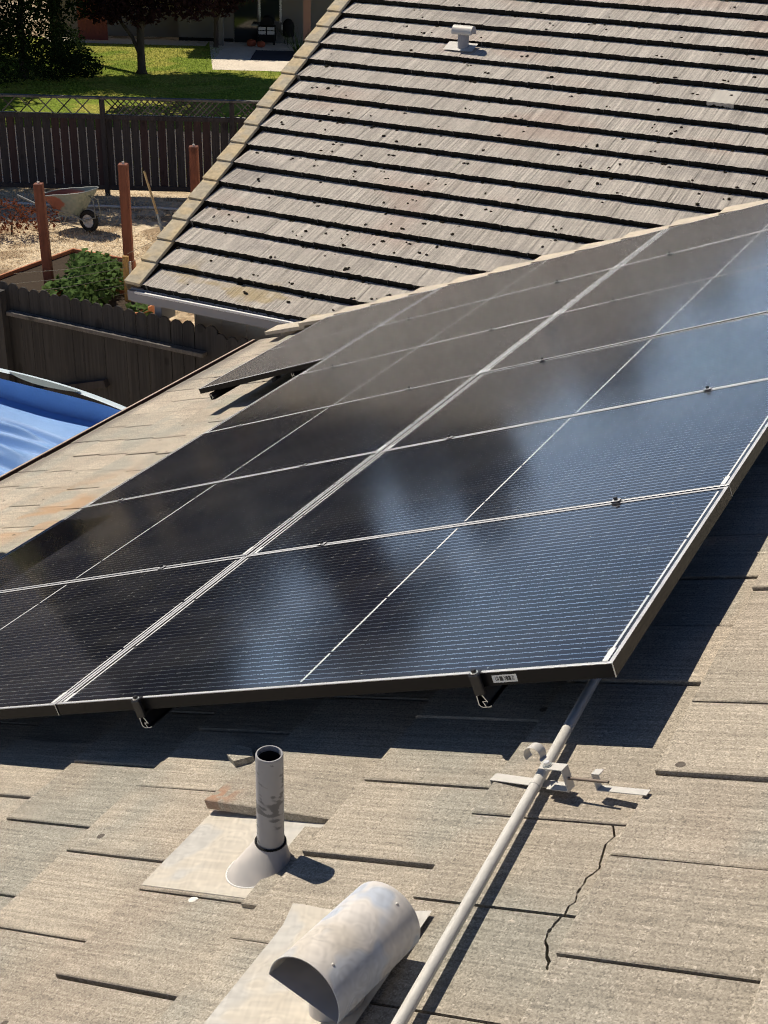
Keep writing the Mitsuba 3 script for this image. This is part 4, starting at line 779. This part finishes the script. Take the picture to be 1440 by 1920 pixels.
t = thing('plum_tree_001', 'second dark purple-leaved tree against the far house wall', 'tree')
part(t, 'crown', leaves(FF(blob_points([(-0.2, 20.6, 2.6, 1.3, 0.9, 1.0), (0.6, 20.7, 2.2, 0.9, 0.7, 0.8), (-1.2, 20.7, 2.4, 1.1, 0.8, 0.9), (0.2, 20.5, 1.5, 0.5, 0.4, 0.45)], 7000, vg, 0.3)), 0.14, vg, 0.2, 0.6), 'm_leaf_plum')
part(t, 'trunk', J(tube(br([-0.15, 20.9, 0], [-0.12, 20.9, 0.9], [-0.3, 20.8, 1.5], [-0.5, 20.7, 2.4]), [0.09, 0.075, 0.06, 0.02], 10), tube(br([-0.12, 20.9, 0.8], [0.15, 20.8, 1.5], [0.4, 20.7, 2.2]), [0.055, 0.045, 0.015], 8)), 'm_bark', smooth=True)
def sh_(name, lab, bl, n, sz, mat, tk): return crown(name, lab, 'tree' if 'tree' in name else 'shrub', bl, n, sz, mat, vg, tk, F=FF)
sh_('dark_tree', 'large dark leafy tree in shade at the top left corner', [(-5.2, 14.0, 2.2, 1.5, 1.4, 1.3), (-4.4, 13.0, 1.5, 1.0, 1.0, 1.0), (-6.2, 13.2, 1.9, 1.4, 1.3, 1.4), (-3.6, 14.2, 2.4, 1.0, 0.9, 0.9), (-4.9, 12.2, 0.9, 1.0, 0.9, 0.9), (-4.6, 14.6, 3.6, 2.0, 1.8, 1.4), (-6.6, 14.6, 3.7, 1.8, 1.8, 1.5)], 16000, 0.13, 'm_leaf_dark', [([[-4.9, 13.6, 0], [-4.9, 13.6, 1.5], [-4.7, 13.8, 3.2]], [0.14, 0.11, 0.05]), ([[-5.9, 13.4, 0], [-6.0, 13.4, 1.6], [-6.3, 13.4, 3]], [0.12, 0.09, 0.04])])
sh_('dark_shrub', 'dark shaded shrub in front of the red gate at top left', [(-3.9, 15.2, 0.5, 0.7, 0.6, 0.5), (-3.2, 14.0, 0.35, 0.6, 0.6, 0.35), (-3.9, 13.3, 0.45, 0.7, 0.6, 0.45), (-4.4, 16.6, 0.6, 0.7, 0.6, 0.6)], 4200, 0.10, 'm_leaf_dark', [([[-3.9, 14.8, 0], [-3.9, 14.8, 0.5]], [0.03, 0.01])])
sh_('green_shrub', 'sunlit rounded green shrub at the left edge of the far lawn', [(-6.9, 16.8, 0.55, 0.8, 0.7, 0.5), (-6.4, 17.0, 0.4, 0.5, 0.5, 0.35)], 2600, 0.08, 'm_leaf_green', [([[-6.8, 16.8, 0], [-6.8, 16.8, 0.5]], [0.03, 0.01])])
t = thing('spiky_plant', 'spiky pale leaves peeking above the rear roof edge by the patio', 'plant'); sp_ = np.random.default_rng(2); ps_ = np.tile([2.78, 19.3, 0.0], (46, 1)); part(t, 'leaf_blades', blades(FF(ps_ + sp_.normal(0, 0.05, (46, 3)) * [1, 1, 0]), 0.75, sp_, 0.9, 0.022), 'm_leaf_green'); part(t, 'stem', tube(FF(np.array([[2.78, 19.3, 0], [2.78, 19.3, 0.3]])), 0.05, 8), 'm_bark')
# tall trees behind: they shade the garden and stand mirrored in the glass of the panels
def tall(x, y, h, r, lab, n, s, seed, narrow=1.0):
    q = np.random.default_rng(seed); bl = []
    for i in range(13):
        z = h * (0.30 + 0.66 * (i / 12)); rr = r * (0.55 + 0.6 * math.sin(math.pi * min(1, 0.15 + 0.8 * i / 12))) * narrow; an = q.uniform(0, 6.28); bl.append((x + math.cos(an) * rr * 0.5, y + math.sin(an) * rr * 0.5, z, rr * 0.62, rr * 0.62, h * 0.11))
    tk = [([[x, y, 0], [x + 0.1, y, h * 0.4], [x, y + 0.1, h * 0.85]], [0.28, 0.2, 0.04])] + [([[x, y, h * 0.3], [x + r * 0.5 * math.cos(a), y + r * 0.5 * math.sin(a), h * 0.5]], [0.12, 0.03]) for a in (0.4, 2.4, 4.5)]
    crown('tall_tree', lab, 'tree', bl, n, s, 'm_leaf_tree', q, tk)
PO = np.array([0.6, 1.2])
def pol(az, d): return PO + d * np.array([math.cos(math.radians(az)), math.sin(math.radians(az))])
for i, (az, d, h, r, lab) in enumerate([(140.5, 46, 9.2, 3.2, 'tall tree standing outside the picture, far left of the gate'), (130.0, 62, 12.8, 1.9, 'tall tree far behind the far house, left of the ridge, outside the picture'), (123.0, 66, 11.4, 3.1, 'tall bushy tree far behind the covered patio, outside the picture'), (120.6, 58, 9.2, 1.5, 'tall slim tree behind the rear roof, outside the picture'), (114.4, 60, 9.0, 2.6, 'round tree behind the rear roof ridge, outside the picture'), (146.5, 40, 9.5, 4.0, 'wide tree at the far left of the yards, outside the picture'), (110.0, 64, 8.2, 3.2, 'tree beyond the right end of the rear roof, outside the picture')]):
    p = pol(az, d); tall(p[0], p[1], h, r, lab, 9000, 0.5, 100 + i)
p = FF([-8.2, 10.5, 0]); tall(p[0], p[1], 6.5, 2.2, 'leafy yard tree left of the picture that shades the dry yard', 5000, 0.25, 300)
p = FF([-6.0, 2.9, 0]); tall(p[0], p[1], 7.2, 2.6, 'leafy tree just behind the far fence, outside the picture at left', 6000, 0.22, 301)
for i, (a, b, h, r) in enumerate(((-7.9, 16.5, 7.2, 2.5), (-9.4, 13.0, 7.2, 2.4))):
    p = FF([a, b, 0]); tall(p[0], p[1], h, r, ['tall dark tree at the left edge of the lawn, shading it', 'tall dark tree behind the green shrub at the left edge'][i], 7000, 0.24, 310 + i)
crown('tall_tree', 'tall broad tree behind the dark tree at left, rising out of the picture, added to shade the lawn', 'tree', [(-4.6, 18.0, 9.2, 2.3, 2.3, 1.2), (-3.2, 17.8, 8.6, 1.7, 1.7, 1.0), (-6.0, 18.2, 8.8, 1.8, 1.8, 1.0), (-4.4, 17.0, 9.9, 1.8, 1.6, 1.0), (-2.2, 18.3, 9.2, 1.5, 1.6, 0.9), (-4.8, 19.4, 9.8, 1.9, 1.7, 1.0), (-3.3, 16.4, 8.3, 1.4, 1.3, 0.8)], 12000, 0.26, 'm_leaf_tree', vg, [(([-4.9, 18, 0], [-4.85, 18, 4], [-4.6, 18, 9.5]), [0.20, 0.16, 0.04]), (([-4.85, 18, 6], [-3.8, 18, 7.6], [-2.6, 18.1, 9]), [0.1, 0.07, 0.02]), (([-4.85, 18, 6.2], [-5.5, 18.1, 7.6], [-6, 18.2, 8.8]), [0.09, 0.06, 0.02])], F=FF)  # high crown added above the view so its shade falls on the lawn
crown('tall_tree', 'spreading tree on the lawn behind the lattice, leaves just above the picture, added to shade the lawn', 'tree', [(-5.0, 9.6, 4.8, 1.6, 1.5, 0.65), (-3.4, 9.2, 4.7, 1.5, 1.5, 0.6), (-1.9, 9.6, 4.75, 1.5, 1.5, 0.6), (-0.4, 9.3, 4.8, 1.4, 1.4, 0.6), (-2.8, 11.4, 4.8, 1.5, 1.3, 0.6), (-0.9, 11.6, 4.8, 1.3, 1.3, 0.55), (-3.6, 7.4, 4.9, 1.4, 1.2, 0.6), (-1.8, 7.6, 4.9, 1.3, 1.2, 0.55)], 11000, 0.24, 'm_leaf_tree', vg, [(([-5.9, 9.6, 0], [-5.8, 9.6, 2.8], [-5.0, 9.6, 4.6]), [0.2, 0.16, 0.07]), (([-5.6, 9.6, 3.4], [-3.6, 9.4, 4.5], [-0.6, 9.4, 4.85]), [0.11, 0.08, 0.02]), (([-4.9, 9.5, 3.9], [-3.2, 10.8, 4.6], [-1.0, 11.6, 4.85]), [0.08, 0.06, 0.02])], F=FF)  # crown added just out of view to darken the ground behind the lattice
crown('tall_tree', 'spreading tree over the far fence, its leaves just above the picture, added to shade the soil', 'tree', [(-3.6, 1.5, 4.7, 1.3, 1.0, 0.5), (-2.3, 1.3, 4.75, 1.2, 1.0, 0.5), (-1.0, 1.4, 4.8, 1.2, 1.0, 0.5), (0.3, 1.3, 4.8, 1.1, 0.9, 0.45), (-5.0, 1.7, 4.6, 1.3, 1.1, 0.6)], 7000, 0.2, 'm_leaf_tree', vg, [(([-5.6, 1.8, 0], [-5.5, 1.8, 2.5], [-4.9, 1.7, 4.6]), [0.16, 0.13, 0.06]), (([-5.3, 1.8, 3.6], [-3.4, 1.5, 4.7], [-1.2, 1.4, 4.85], [0.4, 1.3, 4.85]), [0.09, 0.07, 0.04, 0.02])], F=FF)  # crown added out of view to shade the soil along the far fence
